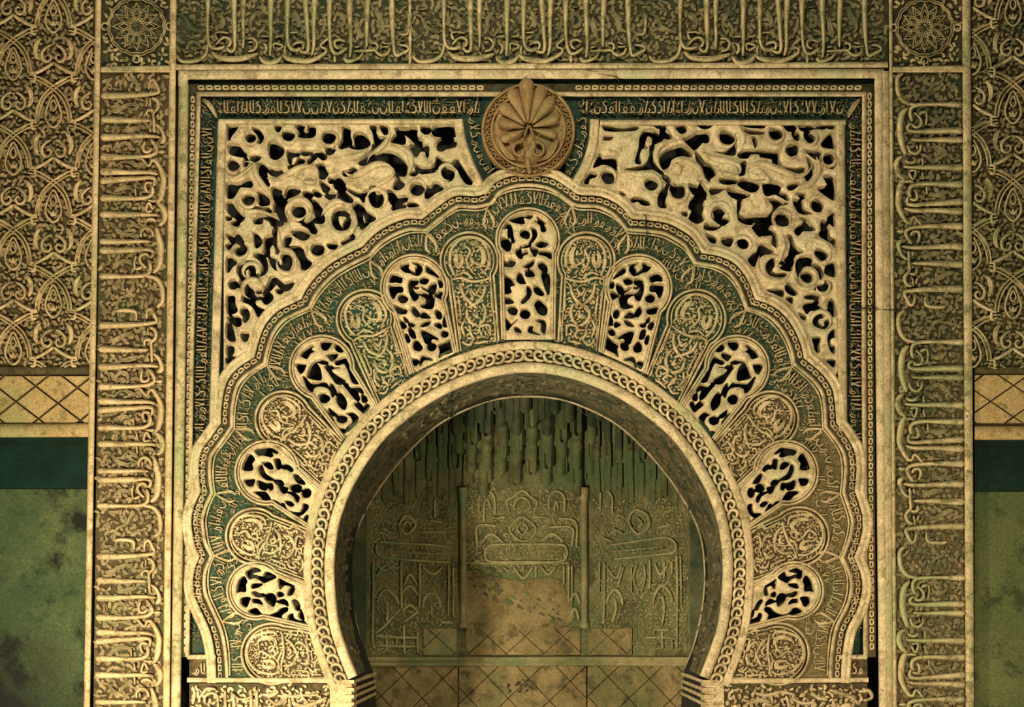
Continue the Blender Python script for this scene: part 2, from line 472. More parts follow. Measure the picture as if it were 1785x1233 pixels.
# ------------------------------------------------------------------ traced openings of the pierced work
SPH = []
SPH += C(390,205,8.5,'''65,130 200,125 110,260 70,330; 330,290 390,235 450,270 455,370 390,390 335,350; 420,140 520,190 578,290 545,365 510,370 518,270 440,180;
80,400 200,400 260,480 330,540 330,570 240,570 90,520; 405,585 530,570 520,620 420,680; 310,600 350,620 350,690 300,720;
60,680 110,620 180,660 230,750 200,810 90,810; 60,970 150,975 260,960 370,910 410,1020 250,1020 180,1110 130,1180 50,1170;
510,710 550,670 640,760 630,820 640,920 670,1010 580,930 520,850; 650,740 750,770 830,770 870,830 800,860 720,850 660,790;
680,370 760,370 870,450 870,540 780,610 700,580 670,480; 760,130 840,110 830,180 800,200; 870,230 950,205 1030,240 1060,320 980,355 900,310;
1060,110 1190,100 1180,160 1140,190 1090,150; 1260,110 1340,130 1340,260 1240,290 1110,270 1120,210 1240,200;
1470,280 1500,215 1590,210 1640,280 1620,360 1540,420 1480,370; 1530,460 1640,450 1620,520 1540,540;
950,490 1120,520 1110,560 1010,590 990,680 960,640; 1110,600 1190,650 1060,730 990,780 965,720 1060,690; 1140,490 1290,500 1260,550 1170,550;
1330,490 1440,500 1520,580 1470,620 1400,570 1340,620 1260,680 1250,640 1300,570; 1380,700 1480,690 1490,760 1540,820 1490,900 1420,880 1420,770;
1560,890 1620,900 1600,970 1560,950; 1640,900 1700,870 1785,980 1770,1050 1680,1060 1640,1000; 1430,940 1560,1030 1540,1090 1490,1100 1450,1010;
1340,1070 1450,1150 1400,1170 1340,1140; 710,1040 840,1060 850,1150 900,1160 950,1040 1040,1030 1130,1090 1050,1150 950,1190 900,1240 770,1240;
1190,1100 1310,1120 1310,1170 1250,1210 1190,1180; 510,1100 600,1140 660,1220 640,1280 560,1300 530,1220; 1500,1150 1590,1120 1650,1130 1620,1210 1560,1200''')
SPH += C(590,205,6.85,'''190,210 260,180 330,230 370,320 300,360 220,370 140,350 200,320; 60,110 130,130 130,220 150,320 60,360 10,350 50,240;
380,100 440,95 440,190 490,230 555,235 510,310 440,290 420,180; 500,95 590,105 585,185 550,195 520,140; 430,310 480,320 420,380 410,350;
400,390 420,400 350,520 320,560 250,540; 330,620 350,530 400,450 520,405 640,415 735,470 800,550 810,620 790,690 730,690 690,700 680,610 600,550 500,530 420,550;
690,120 790,130 920,120 930,230 1000,270 990,300 930,310 880,260 800,200 700,170; 640,290 690,190 770,210 790,300 740,310;
860,340 960,330 1060,330 1070,400 1060,470 1040,400 970,400 930,460 890,420; 1000,100 1080,100 1090,170 1040,190 990,150;
1150,100 1380,90 1390,220 1280,210 1200,220 1130,190; 1200,270 1290,240 1390,270 1390,340 1270,370 1250,390 1190,380;
920,560 990,600 960,640 930,620; 1180,470 1210,480 1200,590 1130,620 1110,590 1160,550; 1000,610 1110,600 1150,640 1040,660 980,660; 860,680 900,640 950,660 900,690;
1220,490 1260,540 1350,560 1410,500 1440,540 1590,770 1530,780 1470,700 1430,620 1370,570 1280,565 1255,600 1290,600 1360,620 1370,700 1330,750 1270,730 1230,650;
700,730 740,740 780,800 730,850 660,840; 1050,830 1110,820 1150,770 1190,780 1240,850 1160,890 1060,960 1040,920;
580,890 640,880 700,940 800,930 820,980 770,1010 650,1040; 650,1060 790,1045 805,1065 720,1078 650,1100; 835,1020 880,1012 955,1045 900,1058 835,1055;
390,820 430,830 430,900 540,900 550,1000 500,1060 430,1060 380,990 370,900; 100,850 250,900 350,860 370,900 310,940 300,1010 260,950 190,920;
0,720 50,800 90,860 0,870; 0,890 70,890 150,960 160,1010 80,990 0,960; 210,1010 270,1040 310,1100 340,1150 430,1210 380,1225 300,1120; 140,620 180,600 230,650 250,680 180,690 70,690 60,640 110,640''')
SPH += [circ(590+940/6.85, 205+850/6.85, 10.5, 12)]
SPH += C(390,340,8.22,'''265,90 300,20 370,0 430,50 430,110 400,150 400,190 330,160 280,130; 50,110 100,110 150,190 220,270 290,310 270,350 220,400 200,440 110,400 180,340 130,300 50,220;
40,300 110,325 100,350 40,350; 430,380 490,310 600,290 720,320 850,400 800,440 720,440 680,420 660,370 560,330 540,400 440,400; 510,30 600,20 650,100 620,140 510,130;
620,190 640,200 680,240 560,230 420,190 470,175 550,200; 720,170 740,100 800,50 900,100 870,190 880,310 900,380 850,370 790,310 760,240 720,240;
980,200 1040,150 1110,150 1160,230 1150,320 1110,390 1030,330 990,280; 1220,90 1310,90 1390,180 1430,230 1410,255 1310,270 1290,180;
1295,300 1420,285 1420,395 1280,400 1330,530 1270,540 1220,470 1120,410 1220,370; 430,540 500,600 540,680 470,750 440,680;
590,620 680,580 690,690 650,760 640,880 560,840 590,760; 730,460 770,440 750,600 790,780 760,840 740,740 700,680 700,560; 650,900 740,920 790,1010 790,1080 700,1020;
840,850 900,840 960,920 960,1010 910,1080 830,1100 800,1050 850,970 830,900; 880,620 930,580 960,640 900,740 870,740; 980,530 1060,500 1160,530 1220,580 1150,640 1030,590;
900,770 1000,740 1080,740 1130,790 1160,890 1250,970 1180,1060 1110,1050 1100,960 1050,860; 1490,700 1620,700 1610,750 1560,770 1500,740;
40,570 130,580 180,540 280,690 170,690 110,730 70,770 40,720 100,660; 170,790 240,730 320,730 340,830 290,890 200,850;
460,830 540,840 600,930 620,1030 600,1110 540,1150 460,1160 550,1090 550,970 480,900 430,870; 50,890 110,910 180,970 120,1020 50,1100;
200,1080 230,980 330,960 400,960 430,1010 380,1030 290,1090 260,1150; 370,1090 400,1030 440,1060 450,1160 500,1190 430,1190 380,1150; 230,1160 290,1180 330,1220 280,1233''')
SPH += [circ(390+1340/8.22, 340+780/8.22, 10.4, 12)]
SPH += C(570,340,9.917,'''90,400 150,260 250,240 340,300 390,360 330,360 200,350 180,440 220,540 320,600 370,560 440,570 440,660 330,670 200,610 110,500; 300,480 350,400 400,410 390,500 340,565 290,555;
580,510 610,460 700,460 730,470 640,560 590,580; 690,290 830,400 710,460 650,330; 480,150 600,200 640,280 610,300 600,480 530,530 490,520 520,330 450,200; 250,830 350,760 450,690 470,730 400,840 280,850''')
SPH += C(385,470,7.255,'''100,170 150,130 200,170 190,230 120,230; 210,20 300,30 290,130 340,210 280,220 210,210 250,120; 310,230 380,240 410,320 300,310;
640,90 700,110 780,170 900,150 910,190 860,250 800,260 740,210 700,180 620,260 550,290 440,290 560,230; 730,245 790,270 740,300 700,260; 550,310 620,300 650,370 580,430 530,390;
280,320 330,350 450,330 530,370 440,380 430,450 540,510 490,590 450,560 410,470 340,420 270,390; 80,330 160,340 170,450 200,520 150,550 90,550; 260,500 300,480 340,530 350,600 310,660 280,640 290,590 250,550;
90,600 220,600 250,690 200,710 120,650; 75,690 110,660 170,860 160,905 75,850; 260,810 340,810 320,900 270,880; 80,960 130,970 160,1010 140,1070 80,1080; 80,1110 170,1110 150,1150 75,1185''')
VH = {}
VH[0] = C(860,360,5.14,'''150,110 250,70 350,75 330,110 270,100 280,150 210,150 150,130; 390,90 440,120 470,155 440,150 400,120; 370,130 430,140 470,190 460,225 430,220 420,170;
250,210 300,200 325,240 310,290 250,270 240,240; 335,190 380,200 390,260 350,320 320,330 350,270 350,230; 95,180 130,145 155,160 170,200 180,270 200,300 170,330 160,290 130,270 130,200 100,200;
65,290 120,280 160,320 150,390 120,400 70,350; 200,390 240,370 260,410 300,390 310,420 270,440 250,470 210,440; 250,350 320,330 340,350 300,370 240,370; 380,340 430,300 490,320 480,350 430,370 395,360;
330,370 390,370 400,395 370,450; 410,395 520,410 520,470 460,440 410,430; 400,510 440,490 480,530 480,580 440,580 410,550; 430,600 500,600 500,780 475,760; 80,490 130,500 160,470 200,490 170,540 80,530;
270,540 320,500 370,470 350,530 310,550; 290,570 340,560 370,620 320,630 290,620; 220,600 250,590 280,660 290,690 240,690 210,660; 85,630 150,640 190,700 150,720 160,770 90,770; 300,710 340,740 330,810 270,870 250,850 300,780;
360,720 400,710 450,770 440,800 380,780; 95,820 160,825 180,865 110,870; 130,910 180,890 215,920 200,970 150,960; 370,880 400,830 440,850 480,900 470,970 410,960; 110,1010 160,1050 220,1010 170,1060 120,1110;
380,1020 430,1010 470,1040 460,1140 430,1110 430,1050; 190,1080 230,1090 250,1130 200,1120; 320,1080 360,1070 350,1110 420,1150 320,1130''') + [circ(860+285/5.14, 360+960/5.14, 9, 10)]
VH[2] = C(660,440,6.165,'''230,150 310,110 330,130 320,170 390,210 400,160 450,150 470,190 420,250 330,220 280,210; 360,105 480,130 440,150 370,120; 510,140 580,190 650,270 600,250 520,210;
440,290 490,260 540,290 510,340 450,330; 130,240 180,230 250,270 240,330 190,320 120,320; 110,360 160,350 240,350 260,420 200,440 160,500 125,440; 205,480 250,445 310,480 300,530 240,540;
330,300 380,280 420,290 420,340 370,370 390,420 500,430 590,470 600,500 580,600 490,600 450,570 500,540 510,500 440,460 420,500 380,520 340,450 320,380; 380,370 430,370 430,390 390,395; 460,370 520,390 560,340 610,320 620,380 590,450 520,420 470,390;
640,310 670,300 690,360 660,380; 600,460 670,410 700,470 690,510 640,490; 170,580 230,590 300,610 290,660 200,650; 355,600 380,580 430,640 440,690 400,690 360,640; 450,650 490,630 550,690 550,710 450,700;
450,790 500,740 560,730 540,780 480,800; 690,740 720,680 760,720 760,790 700,800; 610,620 660,630 680,700 650,720 620,690; 600,770 650,750 680,790 670,820 620,800; 220,740 270,750 300,800 260,820; 270,690 310,720 320,760 280,740;
330,750 390,770 370,800 320,790; 320,810 370,830 400,920 360,920 330,880; 280,880 310,880 340,950 310,970; 455,840 510,840 600,890 640,940 580,930 550,970 510,980 480,920; 370,970 410,940 470,1020 440,1060 380,1040;
640,1000 700,970 780,940 800,1060 700,1100 650,1130 660,1050; 360,1150 420,1150 430,1190 390,1220; 470,1110 530,1120 580,1160 490,1160 450,1220 440,1180''') + [circ(660+710/6.165, 440+875/6.165, 6.5, 9), circ(660+570/6.165, 440+1010/6.165, 8, 9)]
VH[4] = C(500,580,6.85,'''160,270 210,200 300,140 320,160 290,200 330,220 280,250 240,310 190,290; 400,120 460,100 530,110 520,160 470,210 420,190; 570,150 600,140 650,190 670,230 620,230 580,200; 480,270 560,240 600,240 600,290 540,340 500,300;
570,340 680,290 710,320 760,430 800,520 850,610 780,590 720,430 680,370 600,390; 110,370 215,370 220,420 170,490 120,430; 240,520 280,400 330,340 420,320 500,360 440,380 360,360 400,440 410,560 330,560 260,540;
450,400 520,380 560,410 640,420 560,430 540,470 690,570 650,620 580,600 540,540 480,450; 190,520 230,550 260,590 300,600 450,590 500,640 530,600 580,680 590,720 540,770 500,670 400,640 330,660 300,710 230,640;
380,750 430,720 500,760 510,800 460,840 400,820; 590,740 630,710 690,780 715,850 690,920 640,890 590,820; 670,610 720,600 750,650 850,640 900,690 910,730 850,710 870,790 850,820 800,780 740,700; 890,740 940,760 960,820 900,830;
800,850 860,830 910,880 950,840 990,880 930,960 880,930; 500,900 540,930 600,980 560,1000 500,950; 460,940 500,970 560,1050 520,1040; 590,1000 650,980 715,1010 710,1060 660,1080 600,1050;
710,970 780,950 850,1010 840,1070 760,1160 700,1190 720,1130 780,1070 760,1000; 620,1160 680,1150 700,1180 670,1220 630,1190''')
VH[6] = C(400,750,6.847,'''300,240 400,210 490,210 580,270 560,280 500,260 520,300 500,320 400,300 340,300; 150,460 210,300 250,290 300,350 270,400 270,480; 390,390 470,380 520,440 510,470 450,450; 530,350 590,340 620,420 610,460 560,460;
630,410 690,410 760,470 740,500 690,470 630,460; 350,430 390,410 400,450 440,530 530,590 480,600 400,570 350,500; 760,540 800,530 900,630 880,650 800,620; 170,600 240,580 300,590 290,640 270,670 210,660;
330,600 420,630 500,630 520,700 480,720 460,690 430,720 350,690; 520,600 600,590 650,640 640,670 700,690 660,760 600,720 570,660; 730,660 800,640 860,680 840,740 780,740 720,700; 680,740 760,740 830,800 820,860 790,850 750,780;
290,740 360,730 430,740 490,830 440,840 410,850 380,820 350,780; 490,850 560,850 600,890 630,1000 560,940 500,890; 610,880 650,880 680,960 650,970 610,930; 660,850 720,850 770,890 740,910 690,890;
880,880 930,890 940,930 880,1000 800,1030 720,1010 730,980 830,980 870,930; 710,1040 820,1040 840,1140 770,1100; 900,1030 935,1010 935,1060 890,1150 870,1120''') + [circ(400+915/6.847, 750+750/6.847, 8.5, 9)]
VH[8] = C(385,970,8.8,'''380,260 440,200 520,175 610,220 560,240 480,270 560,300 640,310 690,240 830,300 840,330 730,380 650,410 600,370 520,330 430,350; 240,500 270,380 330,310 370,320 400,390 380,440 380,540 300,540 245,560;
480,430 560,420 640,430 560,480 470,490; 470,560 520,540 590,570 670,580 640,620 540,620; 660,620 720,570 800,580 850,650 810,770 740,740 680,680; 880,350 1000,400 1130,460 1080,470 990,440 930,490 900,500; 1080,470 1130,500 1090,590 1020,590;
860,560 920,550 970,590 930,620 870,620; 300,660 350,630 450,640 430,700 390,780 310,740; 480,660 590,670 640,740 560,720 490,710; 850,700 900,670 960,660 1020,700 1030,770 970,740;
420,850 500,800 560,810 620,880 720,910 850,860 920,800 1020,790 1020,840 960,880 930,920 930,1000 800,980 650,940 540,900; 1090,680 1150,670 1200,720 1210,820 1150,830 1120,760;
1030,920 1100,880 1120,950 1200,990 1280,1000 1300,1050 1200,1050 1050,1010; 1190,900 1230,820 1280,980 1210,960''')

SPR = []
SPR += C(1000,205,4.662,'''240,60 300,60 400,80 520,65 510,100 400,110 260,105; 560,45 760,50 750,80 690,90 640,60; 700,100 760,90 800,160 740,170; 250,150 320,150 300,180 245,180; 830,60 900,50 920,100 880,130 840,100;
545,140 600,90 680,110 730,170 670,210 640,220 640,170 600,150 580,210 600,250 560,250 535,300 550,370 500,360 530,250; 620,230 660,230 650,330 700,400 730,470 640,420 560,430 420,420 500,400 570,380 600,350 620,300; 210,290 240,310 340,320 350,430 330,520 270,535 230,490 250,430 320,430 310,400 240,380 180,400 160,400;
85,520 140,440 185,450 180,480 130,500 115,540; 580,520 620,490 680,510 680,560 640,590 590,570; 700,380 700,320 750,260 850,220 900,220 950,280 960,320 880,310 800,340 770,400 730,420; 720,480 760,470 800,520 860,545 900,540 905,620 870,670 820,660 790,600 760,560;
690,640 720,580 770,550 770,600 745,660 755,730 690,720; 930,540 970,540 1080,570 1085,620 1070,670 1000,640 960,610; 870,770 920,760 925,800 900,800; 975,640 1060,690 1050,760 1060,830 1000,860 940,820 960,760 935,730; 370,605 400,610 420,635 390,630; 465,660 520,640 600,670 620,710 560,710 520,680 480,690;
885,170 920,160 980,130 1010,110 1100,110 1100,180 1050,200 990,260 960,250; 990,270 1060,350 1080,400 1119,420 1100,520 1060,500 1040,420 1000,350; 1000,50 1119,50 1110,80 1050,90''')
SPR += C(1220,205,4.545,'''10,110 60,130 75,180 50,200 0,180; 160,110 220,105 280,140 290,190 240,210 180,200 155,160; 130,270 200,270 280,200 290,260 260,300; 350,100 420,95 510,110 500,130 400,130; 330,40 500,45 510,80 420,80 360,70;
550,90 620,85 670,130 640,185 580,180 545,140; 660,50 760,45 760,100 710,110 680,90; 730,120 790,120 790,180 750,170; 790,50 960,60 990,90 900,90 860,110 800,100; 830,110 870,110 920,150 915,200 870,200 830,160; 960,50 1060,50 1055,90 1000,80; 1050,110 1070,180 1070,240 970,230 980,180;
410,150 440,150 455,200 440,240 425,200; 300,290 360,255 500,250 620,265 630,330 640,390 580,370 570,330 480,310 470,290 400,290 380,320 320,320; 670,240 720,210 780,210 775,280 720,305 680,290; 840,260 960,260 960,300 970,350 900,320; 990,290 1040,280 1075,330 1065,400 1010,390 980,340;
20,360 90,370 130,440 60,490 20,440 0,400; 330,350 370,350 360,440 320,460 310,420; 160,480 280,480 290,520 180,525; 300,530 350,480 470,510 460,570 400,590; 80,560 180,550 280,570 400,610 310,650 240,620 200,570 140,600 90,610; 500,520 560,500 650,520 640,580 690,600 700,660 600,610 540,620 510,600;
650,400 760,400 830,390 820,430 740,440; 840,310 880,330 905,400 890,480 850,500 835,450 870,400; 700,530 790,515 740,570 700,570; 770,600 840,600 830,640 800,640; 740,650 810,650 830,710 880,760 800,760 760,720; 880,660 930,640 980,690 960,740 910,750 880,710;
980,460 1070,470 1075,640 1030,640 930,560 990,540 1010,530; 110,730 160,705 210,740 180,780 210,800 160,840 120,790; 300,650 330,640 330,700 310,760 370,780 450,770 560,760 580,700 545,650 600,640 700,680 630,700 580,760 580,850 440,830 400,850 330,830 300,790;
600,770 650,745 710,780 710,840 660,860 610,840; 790,790 860,810 910,890 800,890 820,830; 40,840 90,850 160,860 100,890 40,880; 420,850 520,840 600,909 560,930 470,930; 960,820 1000,815 1030,870 1010,930 970,930; 1010,800 1070,750 1070,860 1040,850; 0,500 40,540 60,600 30,660 0,640''')
SPR += C(1180,380,6.493,'''130,0 200,0 220,60 180,40; 240,0 310,0 300,30 250,40; 310,120 320,60 350,60 420,100 500,90 450,130 380,140; 325,175 440,220 440,280 380,270; 510,230 640,215 600,320 520,290; 690,260 700,210 760,200 815,250 800,330 740,345 690,310; 420,0 600,0 540,80 480,70;
810,470 900,380 909,480 870,550''')
SPR += C(1290,390,5.347,'''110,20 220,20 320,70 350,130 345,220 300,190 300,110 220,90 180,120; 185,190 250,190 310,240 300,280 220,290 140,360 130,400 80,330 150,280; 250,300 310,300 330,370 300,430 330,460 430,455 420,490 330,495 260,460 230,380; 370,400 490,390 470,440 400,430;
440,110 480,110 520,200 590,260 520,290 520,330 500,380 470,390 380,380 350,350 440,310 460,260 470,180; 510,60 580,0 680,10 700,60 600,60 540,110; 770,0 830,10 840,120 890,150 890,230 850,180 740,110 760,60; 700,250 750,230 820,280 820,330 760,340 710,300;
520,380 560,310 640,290 690,310 680,360 740,390 780,470 750,520 730,450 680,400 600,400 570,450 575,510 540,490; 590,460 640,450 680,480 670,545 610,550 580,510; 790,440 810,380 890,360 890,490 800,470; 700,620 730,570 790,560 790,530 840,550 855,600 820,625;
250,615 400,610 400,680 320,650; 420,590 460,550 540,640 500,670 440,640; 430,690 490,680 490,745 440,710; 600,680 680,645 740,670 750,725 690,710 620,700; 590,770 640,730 740,730 760,800 660,810 620,840; 690,870 730,820 780,830 780,870 720,890; 550,830 600,860 610,900 570,880; 840,700 890,740 885,860 820,830''')
SPR += C(1350,540,6.992,'''300,40 380,80 380,130 340,110; 470,80 500,35 580,30 600,80 550,90 540,140 590,200 610,200 620,130 680,130 700,170 640,230 560,225 490,190 465,130; 640,0 720,0 740,80 680,60; 465,340 565,340 550,430 555,520 500,500 480,420;
660,310 735,235 745,330 690,350 690,420 740,450 735,540 680,490 655,400; 630,610 745,610 735,700 680,670''')
RINGS_L = [(437,240,12),(503,236,14),(574,240,15),(407,289,13),(433,348,14),(520,368,16),(656,346,17),(727,329,16),(780,300,14),(553,435,15),(596,385,24),(418,436,14),(438,474,15),(440,505,18),(500,460,17)]
RINGS_R = [(1267,240,17),(1353,233,15),(1412,240,13),(1445,278,12),(1380,262,14),(1058,309,15),(1136,321,16),(1183,334,17),(1256,372,19),(1364,382,16),(1425,358,15),(1295,428,15),(1432,444,15),(1409,482,15),(1350,466,21),(1435,500,12),(1432,560,17)]

# thin-plate warp from the left spandrel (mirrored) to the right one
def tps(src, dst, lam=2.0):
    src = np.array(src, float); dst = np.array(dst, float); n = len(src)
    def U(r2): return np.where(r2 > 0, r2 * np.log(r2 + 1e-9), 0)
    K = U(((src[:, None] - src[None]) ** 2).sum(2)) + lam * np.eye(n)
    P = np.column_stack([np.ones(n), src]); A = np.zeros((n + 3, n + 3)); A[:n, :n] = K; A[:n, n:] = P; A[n:, :n] = P.T
    X = np.linalg.solve(A, np.vstack([dst, np.zeros((3, 2))]))
    def f(p):
        p = np.asarray(p, float)[:, :2]
        return U(((p[:, None] - src[None]) ** 2).sum(2)) @ X[:n] + np.column_stack([np.ones(len(p)), p]) @ X[n:]
    return f
TS = [(438,240),(503,235),(573,241),(628,244),(408,289),(433,348),(596,383),(656,346),(726,329),(779,303),(393,214),(800,214),(393,640),(553,435),(640,418),(530,518),(735,385)]
TD = [(1414,238),(1354,233),(1267,238),(1215,245),(1445,278),(1424,356),(1256,372),(1183,332),(1138,321),(1058,309),(1458,217),(1048,217),(1461,640),(1300,405),(1222,430),(1318,508),(1108,372)]
R_WARP = tps(TS, TD, 40.0)

# ================================================================== large structure
def rect(x0, y0, x1, y1): return np.array([(x0, y0), (x1, y0), (x1, y1), (x0, y1)], float)
# masonry core behind all the carving, with the horseshoe opening cut through it
core_hole = np.vstack([offs(R1, 3), [(AXIS + 290, 1300), (AXIS - 290, 1300)]])
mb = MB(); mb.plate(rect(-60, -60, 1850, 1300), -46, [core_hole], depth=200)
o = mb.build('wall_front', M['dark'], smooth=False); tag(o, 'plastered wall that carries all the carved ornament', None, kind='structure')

# jamb inscription grounds, little mouldings, etc. are parts of these things
def kform(u0, u1, v0, v1):
    pass

# ---- main inscription motif, traced once in wall units: u along the line, v up from the base line
K1 = (1160, 0, 8.925); K2 = (1350, 0, 8.925)
def KS(k, txt): return C(k[0], k[1], k[2], txt)
LET = []
LET += KS(K1, '''235,-70,10 235,90,8.5 231,300,5.5 232,500,5.5 245,660,5.5 300,745,5.5 400,757,5.5 500,725,4.5; 345,510,3 365,590,5 400,620,3; 340,512,3 450,497,3.6 560,522,3;
360,700,3.4 420,625,4.2 500,582,4.6 570,612,5 588,680,5 540,735,4.4; 525,725,4.5 560,790,5 620,800,5 652,740,5.5 655,650,6 650,450,8 642,200,9 645,-70,10.5; 790,-70,9.5 785,150,8.5 785,400,6.5 790,600,5 780,760,3.4;
850,605,3.6 930,600,4.4 1000,670,4.8 965,765,4.6 860,805,4; 858,665,3 935,645,3.6; 288,795,5 370,880,8 500,915,10 700,920,10 850,890,9 1020,835,5; 1215,-70,10.5 1215,120,9.5 1210,300,8 1213,500,7 1213,700,6 1200,880,3.4;
1085,680,3.4 1130,700,5 1142,780,5 1100,845,3.6; 1040,875,4 1090,955,7 1200,985,9 1330,940,8 1400,855,4; 1272,785,3.6 1258,690,4 1320,682,4 1400,722,4 1290,788,4; 1475,-70,10.5 1475,120,9 1470,350,7 1470,550,6 1482,680,6 1530,765,6 1620,782,6 1690,750,5;
1700,780,4 1722,700,5 1690,655,5 1600,672,4.4 1560,712,3.4; 1445,700,3 1428,780,4.4 1440,860,3; 1060,572,2.6 1190,565,3; 1280,577,2.6 1410,553,3; 1505,512,2.6 1640,500,3''')
LET += [np.vstack([KS(K1, '1390,840,5 1460,905,8 1600,942,10')[0], KS(K2, '-40,945,10 100,955,9 250,900,7 375,815,5.5 380,765,4.5 290,712,4 395,610,4.5 430,580,3')[0]])]
LET += KS(K2, '''50,-70,10.5 62,100,9 78,300,8 92,550,6.5 105,700,6 85,805,5.5 20,812,5 -40,780,4.5; 205,-70,11 198,120,9.5 186,400,7 190,650,6.5 178,780,5 150,870,3; 435,-70,11 430,150,9 430,400,6.5 440,600,6 460,750,6 515,838,5.5 600,820,5.5 712,740,4.5;
515,850,4 512,980,6.5; 685,655,3.4 600,622,4.4 520,640,5 520,720,4.6 585,765,3.6; 750,-70,11 745,150,9.5 757,400,7 767,650,6 760,800,5 745,905,3.4; 650,895,6 705,955,7.5 800,940,6 900,890,5 960,800,3.4;
810,800,3.6 900,792,4.4 1000,790,4.6 1130,782,4.6 1180,830,5 1250,862,5.5 1340,825,5 1372,740,4; 1080,682,3.6 1140,668,4.4 1182,720,4.6 1160,785,4; 820,740,3 905,722,3.4; 1030,-70,10.5 1022,150,9.5 1012,400,7.5 1012,740,4.4;
1405,-70,10.5 1405,150,9.5 1412,450,8 1432,720,6 1465,862,5.5 1560,830,5.5 1662,770,5 1620,712,4.5 1500,702,3.6; 1230,655,2.8 1335,690,3.4; 1240,732,2.8 1372,722,3.2''')
LET += C(1000, 0, 3.008, '395,290,4 425,322,6.5 500,318,7.5 548,285,6 562,225,5; 372,70,4 378,110,6 368,175,5 322,180,3')
TEN = []
TEN += KS(K1, '''400,25,3 450,100,6 480,60,3; 350,195,3 430,240,7 475,330,9 460,420,7 400,470,3; 560,180,3 500,215,5 450,210,3; 900,-10,3 885,60,5 905,130,4; 1030,10,3 1085,60,5 1060,160,4; 1060,150,3 960,230,8 900,340,8 905,440,3; 860,370,3 905,440,4 925,520,3;
1110,210,4 1100,240,4; 1130,380,3 1090,460,7 1030,520,6 1000,600,3; 1310,380,7 1360,395,8; 1300,290,3 1310,340,4; 1570,150,3 1620,250,9 1650,380,8 1620,440,4; 1700,510,4 1705,600,4; 20,330,3 100,310,5 190,340,3; 10,480,3 120,500,5; 30,700,4 50,760,5 140,740,3; 350,290,2.5 300,400,3''')
TEN += KS(K2, '''850,250,3 860,400,11 895,520,9 910,600,3; 905,660,5 910,690,5; 1180,90,4 1165,180,10 1240,320,9 1275,430,6 1220,530,3; 1120,450,7 1150,480,7; 520,300,4 530,230,7 600,225,7 662,310,7 620,400,8 530,410,6; 520,120,3 600,105,3 660,95,3;
300,205,4 360,290,4 350,420,6 270,600,5; 590,550,3 670,540,4; 1500,80,3 1560,25,5 1640,60,5 1690,30,3; 1530,245,4 1630,250,5 1680,330,4; 1460,490,4 1560,520,7 1690,470,5; 1290,560,5 1330,600,4; 1510,635,3 1640,640,4; 1080,920,3 1120,960,5; 1340,900,4 1360,950,5; 1560,900,4 1650,950,6; 860,930,3 920,960,3''')
TEN += C(1000, 0, 3.008, '390,70,3 440,90,5 465,140,7 540,172,4; 440,10,5 470,40,5 430,50,4; 400,170,5 430,190,5; 420,250,3 445,275,4 470,262,3')
WK = 1.22
def motif(mapuv, parent, name_l, h, u_off, base=-1, ulo=-1e9, uhi=1e9, mats=None):
    for s in LET:
        q = s.copy(); u = s[:, 0] - 1186 + u_off; v = 112 - s[:, 1]
        xy = mapuv(u, v); um = u.mean()
        if um < ulo or um > uhi: continue
        m = MB(); m.ribbon(np.column_stack([xy, s[:, 2] * WK]), None, h, base=base, prof='round')
        m.build(name_l, mats[0], parent)
def tendrils(mapuv, mb, h, u_off, ulo=-1e9, uhi=1e9, base=-1):
    for s in TEN:
        u = s[:, 0] - 1186 + u_off; v = 112 - s[:, 1]
        if u.mean() < ulo or u.mean() > uhi: continue
        mb.ribbon(np.column_stack([mapuv(u, v), s[:, 2]]), None, h, base=base, prof='leaf', step=4)
def commas(mb, poly, n, h, size=(5, 11), avoid=None, mapf=None, wd=(2.2, 4.0), seed=1):
    """small curled leaves filling a carved ground"""
    r = np.random.default_rng(seed)
    lo, hi = poly.min(0), poly.max(0)
    P = r.uniform(lo, hi, (n * 3, 2)); P = P[inpoly(P, poly)][:n]
    if avoid is not None: P = P[avoid(P)]
    for p in P:
        L = r.uniform(*size); a = r.uniform(0, 2 * math.pi); cv = r.choice([-1, 1]) * r.uniform(1.2, 3.6)
        pts = [p]
        for k in range(5):
            pts.append(pts[-1] + L / 4 * np.array([math.cos(a), math.sin(a)])); a += cv / 4
        w = r.uniform(*wd)
        mb.ribbon(np.column_stack([np.array(pts), [w * .6, w, w * 1.2, w * 1.3, w, w * .6]]), None, h * r.uniform(.6, 1), prof='tri', step=2.6, mapf=mapf)

def pack(mb, poly, sp, h, avoid=None, mapf=None, seed=1, L=1.25, w=.52, prof='leaf', step=3.4, base=-1):
    """ground closely filled with curling leaves that follow a wandering flow"""
    r = np.random.default_rng(seed)
    lo, hi = poly.min(0), poly.max(0)
    gx, gy = np.meshgrid(np.arange(lo[0], hi[0], sp), np.arange(lo[1], hi[1], sp * .9)); gx = gx.copy(); gx[1::2] += sp / 2
    P = np.column_stack([gx.ravel(), gy.ravel()]) + r.uniform(-.28, .28, (gx.size, 2)) * sp
    P = P[inpoly(P, poly)]
    if avoid is not None: P = P[avoid(P)]
    for p in P:
        a = 2.6 * math.sin(p[0] / 17 + seed) + 2.6 * math.cos(p[1] / 21 + p[0] / 33) + r.uniform(-.7, .7)
        k = r.uniform(.75, 1.15); l = sp * L * k; cv = r.choice([-1, 1]) * r.uniform(.6, 2.6)
        q = [p - l / 2 * np.array([math.cos(a), math.sin(a)])]
        for j in range(4):
            q.append(q[-1] + l / 4 * np.array([math.cos(a), math.sin(a)])); a += cv / 3.2
        ww = sp * w * k
        mb.ribbon(np.column_stack([np.array(q), [ww * .45, ww, ww * 1.1, ww * .9, ww * .35]]), None, h * r.uniform(.65, 1.05), prof=prof, step=step, mapf=mapf, base=base)

